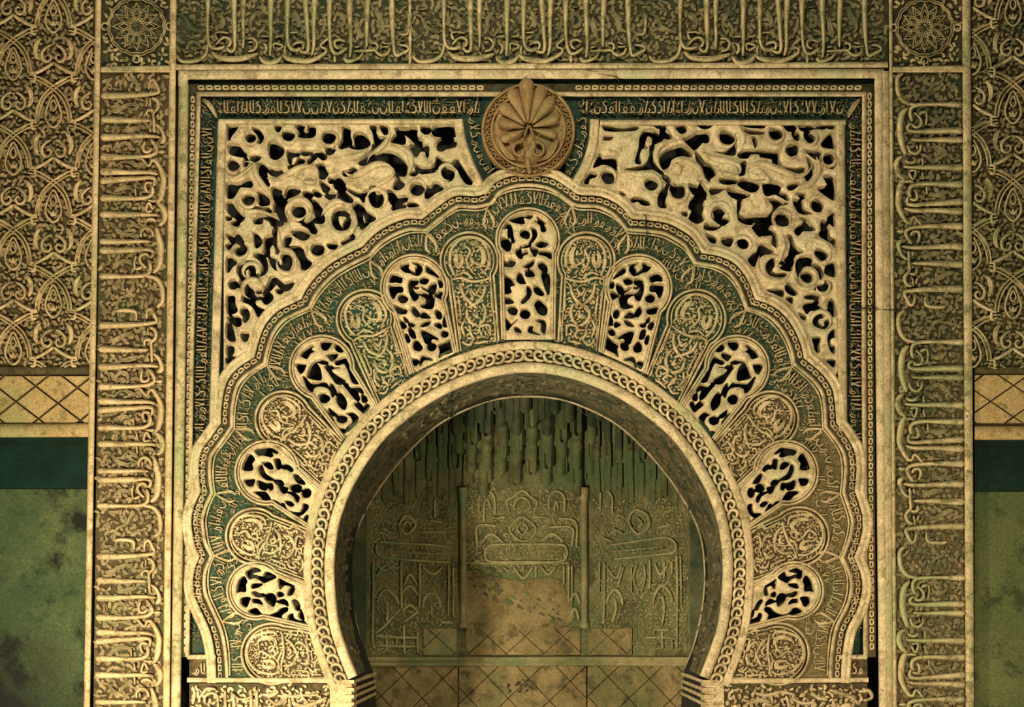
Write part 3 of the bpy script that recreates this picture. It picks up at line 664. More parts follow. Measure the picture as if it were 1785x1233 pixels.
# ---- left jamb
def lerp(a, b, y): return a + (b - a) * y / 1233.0
def jamb(side):
    if side == 'L':
        t = thing('inscription_jamb', 'tall left jamb band of raised script beside the left green wall', 'inscription band', (230, 1240), 'tall script jambs')
        x_out0, x_out1 = (166, 146), (177, 163); xb0, xb1 = (296, 284), (308, 298); g0, g1 = (177, 163), (297, 285)
    else:
        t = thing('inscription_jamb', 'tall right jamb band of raised script beside the right green wall', 'inscription band', (1620, 1240), 'tall script jambs')
        x_out0, x_out1 = (1677, 1683), (1692, 1702); xb0, xb1 = (1549, 1556), (1556, 1562); g0, g1 = (1555, 1561), (1678, 1684)
    X = lambda a, y: a[0] + (a[1] - a[0]) * y / 1233.0
    y0, y1 = -15, 1250
    m = MB(); m.plate([(X(g0, y0), y0), (X(g1, y0), y0), (X(g1, y1), y1), (X(g0, y1), y1)], 0, depth=46)
    m.build('ground', M['soot_shade'] if side == 'R' else M['brown'], t, False)
    for a, b in ((x_out0, x_out1), (xb0, xb1)):
        w = X(b, 0) - X(a, 0)
        m = MB(); m.sweep([(X(a, y1) , y1), (X(a, 600), 600), (X(a, y0), y0)], [(0, -46), (0, 5), (-1.5, 8), (-w * .4, 9.5), (-w + 1.5, 8), (-w, 5), (-w, -10)])
        m.build('border_moulding', M['jamb'] if side == 'L' else M['olive'], t)
    m = MB(); m.ribbon([(X(g0, 122), 122, 9), (X(g1, 122), 122, 9)], None, 8, prof='flat', ends='flat'); m.build('cross_bar', M['jamb'], t)
    mats = (M['jamb'],) if side == 'L' else (M['olive'],)
    tm = MB()
    if side == 'L':
        anchors = [79, 482, 882, 1285]; sc = .979
        mp = lambda off: (lambda u, v: np.column_stack([X(g1, 600) - 4 + (X(g1, 1) - X(g1, 600)) * (600 - (off - u * sc)) / 600 - v * .965, off - u * sc]))
        ylo = 128
        for A in anchors:
            lo, hi = -1e9, 1e9
            if A < 130: continue
            if A == 482: hi = (482 - 130) / sc
            motif(mp(A), t, 'letter', 11, 0, mats=mats, ulo=lo, uhi=hi); tendrils(mp(A), tm, 6, 0, ulo=lo, uhi=hi)
    else:
        anchors = [182, 596, 1007, -230]; sc = 1.0
        mp = lambda off: (lambda u, v: np.column_stack([X(g0, 600) + 4 + (X(g0, 1233) - X(g0, 600)) * ((off + u * sc) - 600) / 633 + v * .99, off + u * sc]))
        for A in anchors:
            if A < 0:
                motif(mp(A), t, 'letter', 11, 0, mats=mats, ulo=362, uhi=1e9); continue
            hi = 1e9 if A < 1000 else (1240 - A)
            motif(mp(A), t, 'letter', 11, 0, mats=mats, uhi=hi); tendrils(mp(A), tm, 6, 0, uhi=hi)
    poly = np.array([(X(g0, 128) + 4, 128), (X(g1, 128) - 4, 128), (X(g1, 1235) - 4, 1235), (X(g0, 1235) + 4, 1235)])
    pack(tm, poly, 10.5, 4.6, seed=3 if side == 'L' else 8, w=.62, L=1.4)
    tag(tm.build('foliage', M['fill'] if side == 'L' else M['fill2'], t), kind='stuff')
jamb('L'); jamb('R')

# ---- top inscription
WK = 1.08
t = thing('inscription_frieze', 'horizontal frieze of tall raised script across the top of the arch frame', 'inscription band', (920, 122))
m = MB(); m.plate(rect(306, -15, 1548, 124), 0, depth=46); m.build('ground', M['soot_shade'], t, False)
tm = MB()
topmap = lambda off: (lambda u, v: np.column_stack([off + u, 112 - v]))
for A, lo, hi in ((1186, -1e9, 1e9), (774, -68, 1e9), (362, -45, 1e9)):
    motif(topmap(A), t, 'letter', 12, 0, mats=(M['olive'],), ulo=lo, uhi=hi); tendrils(topmap(A), tm, 6.5, 0, ulo=lo, uhi=hi)
pack(tm, rect(309, -6, 1545, 112), 11, 4.2, seed=5, w=.56, L=1.35)
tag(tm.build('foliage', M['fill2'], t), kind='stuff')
m = MB(); m.sweep([(306, 121), (700, 120), (1548, 117)], [(-1, -5), (-1, 8), (2, 10), (6, 10), (8.5, 7), (9, 1)]); m.build('base_moulding', M['stucco'], t)
m = MB(); m.ribbon([(714, -10), (715, 60), (714, 116)], 5, 5, prof='flat'); m.build('joint_strip', M['olive'], t)

# ---- corner roundels
def roundel(cx, cy, x0, x1, label):
    t = thing('corner_roundel', label, 'roundel', (cx, 118), 'corner roundels of the frame')
    m = MB(); m.plate(rect(x0, -15, x1, 119), 0.5, depth=46); m.build('ground', M['soot_shade'], t, False)
    ang = np.linspace(0, 2 * math.pi, 96, endpoint=False)
    R = 47 + 2.2 * np.abs(np.sin(ang * 8))
    m = MB(); m.ribbon(np.column_stack([cx + R * np.cos(ang), cy + R * np.sin(ang)]), 6, 9, closed=True, prof='groove'); m.build('lobed_ring', M['olive'], t)
    m = MB()
    for k in range(12):
        a = k * math.pi / 6
        for r0, r1, da in ((8, 43, .55), (8, 43, -.55)):
            m.ribbon([(cx + r0 * math.cos(a), cy + r0 * math.sin(a)), (cx + .6 * r1 * math.cos(a + da * .5), cy + .6 * r1 * math.sin(a + da * .5)), (cx + r1 * math.cos(a + da), cy + r1 * math.sin(a + da))], 2.4, 6, prof='tri')
    for r in (14, 27):
        q = circ(cx, cy, r, 24); q = CENq(q, cx, cy, r)
        m.ribbon(q, 2.4, 6, closed=True, prof='tri')
    m.build('star_tracery', M['olive'], t)
    m = MB(); pack(m, circ(cx, cy, 43, 30), 8, 3, seed=4); tag(m.build('star_infill', M['fill2'], t), kind='stuff')
    for (ax, ay) in ((cx - 55, cy), (cx + 57, cy), (cx, cy + 57)):
        m = MB(); m.ribbon(circ(ax, ay, 6, 12), 4, 9, closed=True); m.build('ring_knot', M['olive'], t)
    tm = MB()
    def av(P): return np.hypot(P[:, 0] - cx, P[:, 1] - cy) > 54
    pack(tm, rect(x0 + 4, -4, x1 - 4, 114), 10, 6, seed=int(cx), avoid=av)
    tag(tm.build('foliage', M['olive'], t), kind='stuff')
    m = MB(); m.ribbon([(x0, 120, 8), (x1, 118, 8)], None, 10, prof='flat', ends='flat'); m.build('lower_bar', M['olive'], t)
def CENq(q, cx, cy, r):
    k = np.arange(len(q)); f = np.where(k % 2 == 0, 1.15, .85)[:, None]
    return np.array([cx, cy]) + (q - [cx, cy]) * f
roundel(238, 46, 177, 297, 'square panel with a star roundel at the top left corner of the frame')
roundel(1612, 48, 1556, 1678, 'square panel with a star roundel at the top right corner of the frame')

# ---- sebka (interlaced lozenge) panels
def sebka(x0, x1, y1, cells, label, at, lab_group):
    t = thing('lozenge_carving', label, 'carved panel', at, lab_group)
    m = MB(); m.plate(rect(x0, -20, x1, y1), -3, depth=43); m.build('ground', M['brown'], t, False)
    clip = lambda p: (p[:, 0] > x0 - .5) & (p[:, 0] < x1 + .5) & (p[:, 1] < y1) & (p[:, 1] > -22)
    fo = MB(); ms = (M['jamb'] if x0 < 500 else M['olive'])
    for cx, cy in cells:
        if cy < -170 or cy > y1 + 30: continue
        for sgn, hh in ((1, 10), (-1, 8.5)):
            f = lambda P: np.array([(cx + sgn * a, cy + b) for a, b in P])
            q = f([(-43, -19), (-22, -13), (0, 1), (17, 18), (26, 39), (29, 59)])
            m = MB(); m.ribbon(q, 9.5, hh, base=-4, prof='groove', clip=clip, ends='flat'); 
            m.ribbon(f([(28, 59), (37, 59), (37, 72), (29, 72)]), 5, hh, base=-4, prof='flat', clip=clip, step=1.5)
            if m.v: m.build('arched_strap', ms, t)
        f = lambda P: np.array([(cx + a, cy + b) for a, b in P])
        m = MB(); m.ribbon(f([(0, 14), (9, 30), (14, 48), (10, 62), (0, 70), (-10, 62), (-14, 48), (-9, 30)]), 4.6, 8, base=-4, closed=True, clip=None if (x0 + 14 < cx < x1 - 14 and cy + 74 < y1 and cy > -10) else clip)
        m.ribbon(f([(0, 22), (5, 33), (0, 41), (-5, 33)]), 3.8, 8, base=-4, closed=True, clip=None if (x0 + 14 < cx < x1 - 14 and cy + 74 < y1 and cy > -10) else clip)
        m.ribbon(f([(-7, 50), (-2, 58), (0, 50), (2, 58), (7, 50)]), 4.8, 8, base=-4, clip=clip)
        if m.v: m.build('almond_leaf', ms, t)
        for sg in (1, -1):
            g = lambda P: np.array([(cx + sg * a, cy + b) for a, b in P])
            m = MB(); m.ribbon(g([(3, 92), (12, 96), (20, 106), (18, 118), (9, 121), (4, 114), (8, 108), (12, 112)]), [3, 5, 6.5, 6.5, 6, 5, 4, 3], 8.5, base=-4, clip=clip)
            if m.v: m.build('volute', ms, t)
            m = MB(); m.ribbon(g([(0, 122), (10, 130), (26, 139), (36, 142)]), 6, 8, base=-4, prof='flat', clip=clip)
            m.ribbon(g([(24, 150), (10, 158), (0, 163)]), 4, 7, base=-4, clip=clip)
            if m.v: m.build('chevron', ms, t)
            m = MB(); m.ribbon(g([(22, 80), (30, 92), (31, 108), (26, 118)]), [4, 9, 8, 4], 6.5, base=-4, clip=clip, prof='leaf')
            if m.v: m.build('side_leaf', ms, t)
    pack(fo, rect(x0 + 3, -10, x1 - 3, y1 - 4), 9.5, 2.6, seed=11, w=.6)
    tag(fo.build('foliage', M['fill'] if x0 < 500 else M['fill2'], t), kind='stuff')
cells = [(93, 152 + 165.5 * k) for k in range(-2, 4)] + [(x, 69 + 165.5 * k) for x in (23, 163) for k in range(-1, 5)]
sebka(-6, 165, 640, cells, 'interlaced lozenge panel of carved leaves left of the left script jamb', (80, 640), 'lozenge panels at the sides')
cells = [(1766, 145 + 170 * k) for k in range(-2, 4)] + [(x, 60 + 170 * k) for x in (1696, 1836) for k in range(-1, 5)]
sebka(1693, 1800, 642, cells, 'interlaced lozenge panel of carved leaves right of the right script jamb', (1740, 642), 'lozenge panels at the sides')

# ---- tiles with sunk joints
def clip_poly(poly, rectb):
    x0, y0, x1, y1 = rectb
    def cl(P, ax, val, keep_gt):
        out = []
        for i in range(len(P)):
            a, b = P[i - 1], P[i]
            ia = a[ax] >= val if keep_gt else a[ax] <= val; ib = b[ax] >= val if keep_gt else b[ax] <= val
            if ia != ib:
                t = (val - a[ax]) / (b[ax] - a[ax]); out.append(a + (b - a) * t)
            if ib: out.append(b)
        return out
    P = [np.array(q, float) for q in poly]
    for ax, val, g in ((0, x0, 1), (0, x1, 0), (1, y0, 1), (1, y1, 0)):
        if P: P = cl(P, ax, val, g)
    return np.array(P) if len(P) > 2 else None
def lozenges(b, org, e1, e2, parent, mt, mapf=W, h=2.0, gap=.04, name='lozenge_tile', seed=0):
    r = np.random.default_rng(seed); org = np.array(org, float); e1 = np.array(e1, float); e2 = np.array(e2, float)
    for i in range(-14, 15):
        for j in range(-14, 15):
            o_ = org + i * e1 + j * e2
            q = [o_ + e1 * gap + e2 * gap, o_ + e1 * (1 - gap) + e2 * gap, o_ + e1 * (1 - gap) + e2 * (1 - gap), o_ + e1 * gap + e2 * (1 - gap)]
            p = clip_poly(q, b)
            if p is None: continue
            a = .5 * abs(np.dot(p[:, 0], np.roll(p[:, 1], 1)) - np.dot(p[:, 1], np.roll(p[:, 0], 1)))
            if a < 25: continue
            c = p.mean(0); p2 = c + (p - c) * (1 - 1.0 / max(8, np.linalg.norm(p - c, axis=1).mean()))
            hh = h + r.uniform(-.35, .35)
            m = MB(); n = len(p)
            top = mapf(p2, hh); mid = mapf(p, hh - .8); bot = mapf(p, hh - 5)
            m.add(np.vstack([top, mid, bot]), [tuple(range(n))] + [(k + n, (k + 1) % n + n, (k + 1) % n, k) for k in range(n)] + [(k + 2 * n, (k + 1) % n + 2 * n, (k + 1) % n + n, k + n) for k in range(n)])
            m.build(name, mt, parent, False)

def side_panel(x0, x1, yj, labels, mot, tx):
    t = thing('lozenge_tile_band', labels[0], 'tile band', ((x0 + x1) / 2, 742), 'tile bands under the lozenge panels')
    m = MB(); m.plate(rect(x0, 640, x1, 744), -6, depth=40); m.build('ground', M['joint'], t, False)
    if x0 < 500: lozenges((x0, 656, x1, 737), (28, 700), (39, 30), (-34, 27), t, M['tile2'], h=-2, gap=.035, seed=2)
    else: lozenges((x0, 654, x1, 738), (1727, 700), (40, 27), (-40, 28), t, M['tile2'], h=-2, gap=.025, seed=3)
    m = MB(); m.sweep([(x0, 639), (x1, 640)], [(-13, -6), (-12, -2), (-8, 1), (-4, 2), (0, 1), (1, -5)]); m.build('upper_fillet', M['brown'], t)
    m = MB(); m.sweep([(x0, 762 if x0 < 500 else 766), (x1, 761 if x0 < 500 else 766)], [(-1, -40), (-1, 2), (2, 5), (12, 6), (20, 4), (23, -4)]); m.build('lower_fillet', M['tile2'], t)
    m = MB(); m.plate(rect(x0, 760, x1, yj), -14, depth=30)
    tag(m.build('glazed_strip', M['glaze'], None, False), labels[1], 'tile strip', 'dark green strips')
    m = MB(); m.plate(rect(x0, yj, x1, 1260), -12, depth=30)
    tag(m.build('painted_wall', mot, None, False), labels[2], 'wall panel', 'green lower walls')
side_panel(-6, 158, 853, ('tan lozenge tile band under the left carved panel', 'dark green strip under the left tile band', 'mottled green lower wall with black stains at the far left'), M['mottle'], 'tile2')
side_panel(1699, 1800, 858, ('tan lozenge tile band under the right carved panel', 'dark green strip under the right tile band', 'plain olive green lower wall with few spots at the far right'), M['mottle2'], 'tile2')

# ---- rectangular frame round the arch: plain moulding, beads, ridge, small script, inner moulding
def U(xl_t, xl_b, yt, xr_t, xr_b, yb=1250): 
    return [(xl_b, yb), (xl_t, yt), (xr_t, yt), (xr_b, yb)]
t = thing('arch_frame', 'square moulded plaster frame with bead rows round the scalloped arch', 'frame', (312, 1240))
FR = t
m = MB()
m.sweep([(311, 1250), (320, 600), (325, 148)], [(-4, -46), (-4, 4), (-2, 9), (3, 11), (8, 12), (12, 9), (13, 3), (14, -6)])
m.build('plain_moulding', M['olive'], t); m = MB()
m.sweep([(323.8, 150), (324, 135), (1528, 133), (1530, 600), (1536, 1250)], [(-4, -46), (-4, 4), (-2, 9), (3, 11), (8, 12), (12, 9), (13, 3), (14, -6)])
m.build('plain_moulding', M['pale'], t)
m = MB()   # broad right-hand fillet
m.sweep([(1545, 1250), (1541, 600), (1538, 124)], [(-12, -46), (-12, 5), (-9, 9), (0, 10), (8, 8), (9, -46)]); m.build('right_fillet', M['stucco'], t)
m = MB()   # ground below beads and script
gL = lambda y: 330 + (317 - 330) * y / 1233
m.plate([(gL(0), 140), (1528, 140), (1528, 1146), (1468, 1146), (1468, 211), (384, 211), (384, 1146), (gL(1146), 1146)], -6, depth=40)
m.build('ground', M['green'], t, False)
ins = [(326, 1146), (334, 600), (346, 164), (1507, 164), (1506, 600), (1509, 1146)]
m = MB(); m.sweep(ins, [(-4, -6), (-3.5, 4), (-1.5, 6), (1, 5), (3, 3), (4, 2), (17, 2), (18, -6)]); bg = m.build('bead_ground', M['soot_shade'], t)
m = MB(); m.sweep(ins, [(-4.5, 0), (-4, 5), (-1.5, 7.5), (1, 7), (3.4, 4), (4, 0)]); m.build('ridge', M['stucco'], t)

# bead (an oval link) shared by all bead rows
def link_mesh(L, Wd, h, name, mt, hollow=True):
    m = MB(); a = np.linspace(0, 2 * math.pi, 12, endpoint=False)
    q = np.column_stack([L / 2 * np.sign(np.cos(a)) * np.abs(np.cos(a)) ** .6, Wd / 2 * np.sign(np.sin(a)) * np.abs(np.sin(a)) ** .6])
    ident = lambda p, hh: np.column_stack([p[:, 0] * S, -np.reshape(hh, (-1, 1)) * S * np.ones((len(p), 1)), -p[:, 1] * S])
    V = np.zeros((12, 4, 3)); t_ = 1.7
    for k, (sc, z) in enumerate(((1.0, 0), (.93, .8), (.72, 1), (.5, 0))):
        V[:, k] = np.column_stack([q[:, 0] * sc * S, np.full(12, -h * z * S), -q[:, 1] * sc * S])
    m.grid(V, True)
    me = bpy.data.meshes.new(name); me.from_pydata(np.vstack(m.v).tolist(), [], m.f); me.polygons.foreach_set('use_smooth', [True] * len(me.polygons)); me.materials.append(mt)
    return me
LINK = link_mesh(12.5, 7, 5, 'bead', M['stucco']); LINKR = link_mesh(12.5, 7, 5, 'bead', M['jamb'])
def along(path, step, d0=0):
    seg = np.linalg.norm(np.diff(path, axis=0), axis=1); cum = np.concatenate([[0], np.cumsum(seg)])
    s = np.arange(d0, cum[-1], step)
    x = np.interp(s, cum, path[:, 0]); y = np.interp(s, cum, path[:, 1])
    k = np.clip(np.searchsorted(cum, s) - 1, 0, len(seg) - 1); tg = np.diff(path, axis=0)[k] / seg[k][:, None]
    return np.column_stack([x, y]), np.arctan2(tg[:, 1], tg[:, 0])
def beads(me, path, step, h, parent, name='bead', skip=None, lim=300):
    P, A = along(np.array(path, float), step, step / 2); n = 0
    for p, a in zip(P, A):
        if skip is not None and skip(p): continue
        shared(me, name, parent, W([p], h)[0], a); n += 1
    return n
sk = lambda p: (848 < p[0] < 995 and p[1] < 200)
beads(LINK, [(325, 1140), (331, 600), (337, 162)], 14.3, 2, bg)
beads(LINK, [(344, 154), (1508, 154)], 14.3, 2, bg, skip=sk)
beads(LINKR, [(1515, 162), (1516, 600), (1519, 1140)], 14.3, 2, bg)

# ---- small script used in the narrow frame band and in the scalloped band
GL = [ # advance, strokes (u, v) with v 0..1 ; joined along a base line like cursive script
 (5, [[(2.2, .98), (2, .5), (2.2, .14)]]),
 (5.5, [[(2.2, .95), (2, .5), (2.4, .1)]]),
 (10, [[(2, .98), (2.2, .5), (3, .2), (6, .13), (10.5, .14)], [(7.6, .97), (7.3, .5), (7.6, .16)]]),
 (11, [[(2, .97), (4, .5), (8, .1)], [(9.5, .97), (7, .5), (3, .1)]]),
 (12, [[(0, .14), (4, .14), (8, .2), (9, .42), (6, .52), (4, .34), (7, .15), (12, .14)]]),
 (13, [[(1, .5), (2, .2), (6, .06), (10.5, .16), (12, .5)], [(5.5, .42), (7, .48)]]),
 (12, [[(9, .95), (4, .74), (9, .52), (9.6, .2), (4, .13), (0, .14)]]),
 (13, [[(0, .14), (5, .14), (8, .3), (9.5, .5), (12, .38), (11, .16), (8, .04), (4, .0)]]),
 (9, [[(0, .14), (2, .3), (3.2, .14), (5, .3), (6.2, .14), (9, .14)], [(4, .6), (7, .9)]]),
 (11, [[(0, .14), (3, .16), (5, .55), (7, .97)], [(5, .14), (10, .16), (10, .4), (7, .4)]]),
]
def script(mb, path, vhalf, seed, h, w=2.7, skip=None, flip=1, gap=.6, prof='tri', base=-1):
    """write a run of small letters along a path"""
    r = np.random.default_rng(seed)
    seg = np.linalg.norm(np.diff(path, axis=0), axis=1); cum = np.concatenate([[0], np.cumsum(seg)])
    tg = np.gradient(path, axis=0); tg /= np.linalg.norm(tg, axis=1)[:, None]
    def mp(u, v):
        x = np.interp(u, cum, path[:, 0]); y = np.interp(u, cum, path[:, 1])
        tx = np.interp(u, cum, tg[:, 0]); ty = np.interp(u, cum, tg[:, 1]); l = np.hypot(tx, ty) + 1e-9
        o_ = (v * 2 - 1) * vhalf
        return np.column_stack([x + ty / l * o_, y - tx / l * o_])
    u = 2.0
    while u < cum[-1] - 12:
        wd, st = GL[r.integers(len(GL))]
        k = r.uniform(.85, 1.1)
        for s_ in st:
            q = np.array(s_, float); uu = u + q[:, 0] * k
            if uu.max() >= cum[-1]: continue
            xy = mp(uu, q[:, 1] * .94 + .03)
            if skip is not None and skip(xy.mean(0)): continue
            mb.ribbon(np.column_stack([xy, np.full(len(xy), w)]), None, h, base=base, prof=prof, step=3.2)
        u += wd * k + gap
t = thing('small_script_band', 'narrow band of small script on worn green paint inside the frame', 'inscription band', (345, 1140))
m = MB(); 
script(m, np.array([(342, 1090), (349, 700), (362, 210)], float), 11.5, 1, 6, w=3.3, base=-7)
script(m, np.array([(378, 187), (600, 187), (838, 187)], float), 13.5, 2, 6, w=3.3, base=-7)
script(m, np.array([(1010, 187), (1250, 187), (1476, 187)], float), 13.5, 3, 6, w=3.3, base=-7)
script(m, np.array([(1491, 210), (1492, 700), (1493, 1100)], float), 12, 4, 6, w=3.3, base=-7)
tag(m.build('lettering', M['stucco'], t), kind='stuff')
m = MB()
for q in (rect(350, 173, 838, 203), rect(1008, 173, 1505, 203), np.array([(350, 205), (374, 205), (368, 700), (338, 700)], float), np.array([(1479, 205), (1504, 205), (1505, 1100), (1482, 1100)], float), np.array([(338, 700), (366, 700), (352, 1120), (330, 1120)], float)): pack(m, q, 7, -2.5, seed=14, prof='tri', w=.4, base=-7)
tag(m.build('foliage', M['fill2'], t), kind='stuff')
for P in ([(352, 172), (366, 184), (378, 206)], [(1500, 172), (1488, 186), (1478, 206)]):
    m = MB(); m.ribbon(P, [4, 9, 3], 4, base=-7, prof='leaf'); m.build('corner_leaf', M['stucco'], t)
# curved script fields either side of the scallop
m = MB()
m.plate([(795, 205), (850, 205), (860, 320), (832, 322), (812, 280), (800, 240)], -3.5, depth=40)
m.build('side_ground', M['green'], t, False); m = MB()
m.plate([(985, 205), (1052, 205), (1040, 250), (1020, 290), (1002, 322), (985, 320)], -3.5, depth=40)
m.build('side_ground', M['green'], t, False)
m = MB()
script(m, catmull(np.array([(826, 200), (830, 240), (842, 275), (862, 306)], float), 3), 11, 8, 4, base=-5)
script(m, catmull(np.array([(984, 306), (1002, 275), (1012, 240), (1014, 200)], float), 3), 11, 9, 4, base=-5)
tag(m.build('side_lettering', M['stucco'], t), kind='stuff')

# inner moulding round the spandrels
t = FR
iml = [(371, 752), (376, 600), (386, 212), (798, 212)]
m = MB(); m.sweep([(372, 745), (376, 600), (387, 213)], [(7.5, -8), (7, 4), (4, 9), (0, 8), (-3, 10), (-7, 8), (-8, 0)]); m.build('inner_moulding', M['pale'], t)
m = MB(); m.sweep([(381, 212), (800, 212)], [(4.5, -8), (4, 5), (1, 9), (-3, 8), (-5, 0)]); m.build('inner_moulding', M['pale'], t)
m = MB(); m.sweep([(1046, 214), (1474, 214)], [(5, -8), (4.5, 5), (1, 9), (-3, 8), (-5, 0)]); m.build('inner_moulding', M['stucco'], t)
m = MB(); m.sweep([(1465, 213), (1468, 600), (1469, 752)], [(8, -8), (7.5, 4), (4, 9), (0, 8), (-4, 10), (-7, 8), (-8, 0)]); m.build('inner_moulding', M['stucco'], t)
for sgn, P in ((1, [(797, 208), (803, 245), (815, 281), (836, 325)]), (1, [(1000, 328), (1022, 290), (1035, 250), (1038, 208)])):
    m = MB(); m.sweep(P, [(-7, -8), (-6.5, 6), (-4, 9), (-1, 6), (1, 6), (4, 9), (7, 8), (9, 5), (10, -8)], smooth_step=6); m.build('curved_moulding', M['stucco'], t)

# ================================================================== pierced spandrels
el = radial(np.vstack(LOBES[4:9]), 8)          # from (385,738) to the scallop
el = el[(el[:, 0] > 398)]
outL = np.vstack([[(390, 213), (390, 645)], [(400, 655)], el, [(838, 318), (822, 290), (812, 262), (806, 240), (803, 213)]])
er = radial(np.vstack(LOBES[10:15]), 8); er = er[(er[:, 0] < 1452)]
outR = np.vstack([[(1046, 214), (1040, 250), (1026, 285), (1006, 322)], er, [(1456, 655), (1463, 645), (1463, 214)]])
def vein(P_list):
    segs = [catmull(np.asarray(q, float), 5) for q in P_list]
    A = np.vstack([s_[:-1] for s_ in segs]); B = np.vstack([s_[1:] for s_ in segs])
    return lambda P: -2.6 * np.exp(-(segdist(P, A, B) / 1.5) ** 2)
VE = C(590,205,6.85,'''520,620 560,560 640,570 680,640 660,720 600,760 540,740 520,690 460,780 440,890; 560,720 600,690 640,660; 560,90 560,250 430,400; 10,620 60,600 120,560 140,470; 900,560 870,440 760,350 600,340 480,430;
860,740 1000,700 1150,690 1210,610; 480,1120 640,1090 900,1000''')
VE += C(390,205,8.5,'''120,330 250,480 400,560 520,520; 640,600 720,680 880,700; 700,330 900,400 1100,420 1300,400 1440,420; 1130,900 1250,880 1350,940; 1280,830 1380,860; 350,740 200,880 80,860; 430,700 480,900 640,1080 700,1230; 700,950 900,860 1050,790 1200,750;
1480,700 1560,690 1640,720 1590,780 1590,850; 1200,1000 1300,980 1400,990''')
VE += C(390,340,8.22,'''60,80 200,230 400,270 600,240 820,340; 920,60 900,300 960,420 1150,500 1400,560; 1300,60 1200,300; 250,430 350,600 390,800 340,950; 800,560 800,760 980,860 1040,1040; 560,870 680,1080 800,1150 1000,1130; 430,470 560,520 660,540; 1500,160 1470,400 1560,600''')
fv = vein(VE)
t = thing('pierced_spandrel', 'pierced scrollwork spandrel filling the upper left corner inside the frame', 'spandrel', (395, 640), 'pierced spandrels')
mb = MB(); mb.plate(outL, 3, [hole(q[:, :2], 2.6, 2.3) for q in SPH], depth=15, grid=3.1, dome=3.2, dw=3.6, relief=fv)
mb.build('openwork', M['pale'], t)
t2 = thing('pierced_spandrel', 'pierced scrollwork spandrel filling the upper right corner inside the frame', 'spandrel', (1462, 640), 'pierced spandrels')
HR = [R_WARP(q[:, :2]) for q in SPH]
mb = MB(); mb.plate(outR, 3, [hole(q[:, :2], 2.6, 1.0) for q in SPR], depth=17, grid=3.1, dome=3.2, dw=3.6, relief=vein([R_WARP(q) for q in VE]))
mb.build('openwork', M['pale'], t2)
# raised leaves and curled stems lying over the openwork
OVR = C(1000,205,4.662,'''880,180,6 780,190,8 690,240,12 670,330,12 710,420,8 760,440,4; 790,420,5 820,360,9 900,350,13 1000,400,14 1060,500,12 1119,540,6; 780,430,3 830,380,5 870,410,5 850,460,4 800,460,3; 400,440,10 520,460,14 640,460,12 760,540,7''')
OVR += C(1220,205,4.545,'0,260,11 100,320,14 200,340,13 300,370,10 320,430,7 270,460,5; 140,420,5 220,450,9 290,440,6; 1120,-60,3 1125,-62,3; 390,480,5 380,400,8 470,360,12 600,400,13 750,460,12 850,440,8 900,350,5; 420,420,3 470,410,6 540,500,10 430,500,6; 920,310,8 950,400,13 880,520,13 780,560,10 730,640,7; 300,60,10 340,150,14 330,250,7')
OVR += C(1290,390,5.347,'180,300,7 170,420,13 260,520,15 400,530,14 480,440,10; 380,80,10 410,180,12 370,330,9 340,400,5; 500,500,8 560,590,12 660,600,11 720,560,7; 620,140,8 700,150,11 800,190,12 860,280,8')
OVR = [q for q in OVR if q[:, 1].min() > 207]
for q in OVR:
    m = MB(); m.ribbon(q * [1, 1, .9], None, 11, base=4, prof='round', ends='point'); m.build('scroll_leaf', M['pale'], t2)
OVL = C(590,205,6.85,'''60,640,8 160,700,15 300,640,17 450,560,15 570,560,11 640,610,7 650,670,5; 440,880,4 480,800,10 560,760,11 640,700,9 680,650,6; 10,440,12 100,470,17 220,460,15 320,400,11 370,340,5; 590,110,8 610,200,10 560,300,12 480,380,12 380,450,8 340,540,4; 600,300,6 720,340,11 830,410,14 870,520,14 850,640,10 790,720,5''')
OVL += C(390,205,8.5,'''640,900,8 760,920,14 900,870,14 1050,780,14 1200,720,12 1340,740,8 1400,820,5; 1130,980,6 1220,950,10 1330,960,10 1400,900,6; 300,650,6 440,680,9 480,850,12 600,1030,12 690,1150,9 720,1240,4; 80,900,6 200,880,9 320,800,8 520,640,4''')
OVL += C(390,340,8.22,'''880,300,6 900,180,12 1010,80,13 1140,70,13 1240,170,13 1240,290,11 1140,380,5; 1400,300,6 1480,170,13 1620,90,14 1760,130,13; 780,440,6 790,600,11 820,760,11 960,820,12 1030,950,11 980,1100,7; 300,30,6 210,60,9 220,160,11 330,230,10 560,240,8 800,350,4''')
for q in OVL:
    m = MB(); m.ribbon(q * [1, 1, .8], None, 11, base=4, prof='round', ends='point'); m.build('scroll_leaf', M['pale'], t)

rr = np.random.default_rng(9)
for RL, tt_ in ((RINGS_L, t), (RINGS_R, t2)):
    for cx, cy, R_ in RL:
        a0 = rr.uniform(0, 6.3); sg = rr.choice([-1, 1]); a = a0 + sg * np.linspace(0, 5.0, 16)
        rad = R_ * np.linspace(.92, 1.05, 16)
        P = np.column_stack([cx + rad * np.cos(a), cy + rad * np.sin(a), np.interp(np.linspace(0, 1, 16), [0, .3, .8, 1], [R_ * .22, R_ * .5, R_ * .52, R_ * .25])])
        m = MB(); m.ribbon(P, None, 9.5, base=3, prof='round', ends='point'); m.build('curled_stem', M['pale'], tt_)
# ================================================================== the scalloped arch band
t = thing('scalloped_arch_band', 'band of green-painted script following the lobed outline of the great arch', 'arch band', (352, 1145))
vh = []
for i, sd, v in ALLV:
    if v[4]: vh.append(catmull(voutline(v, 8, base=.93), 5))
face = np.vstack([EDGE, [(1250, 1190)], R3[::-1], [(590, 1190)]])
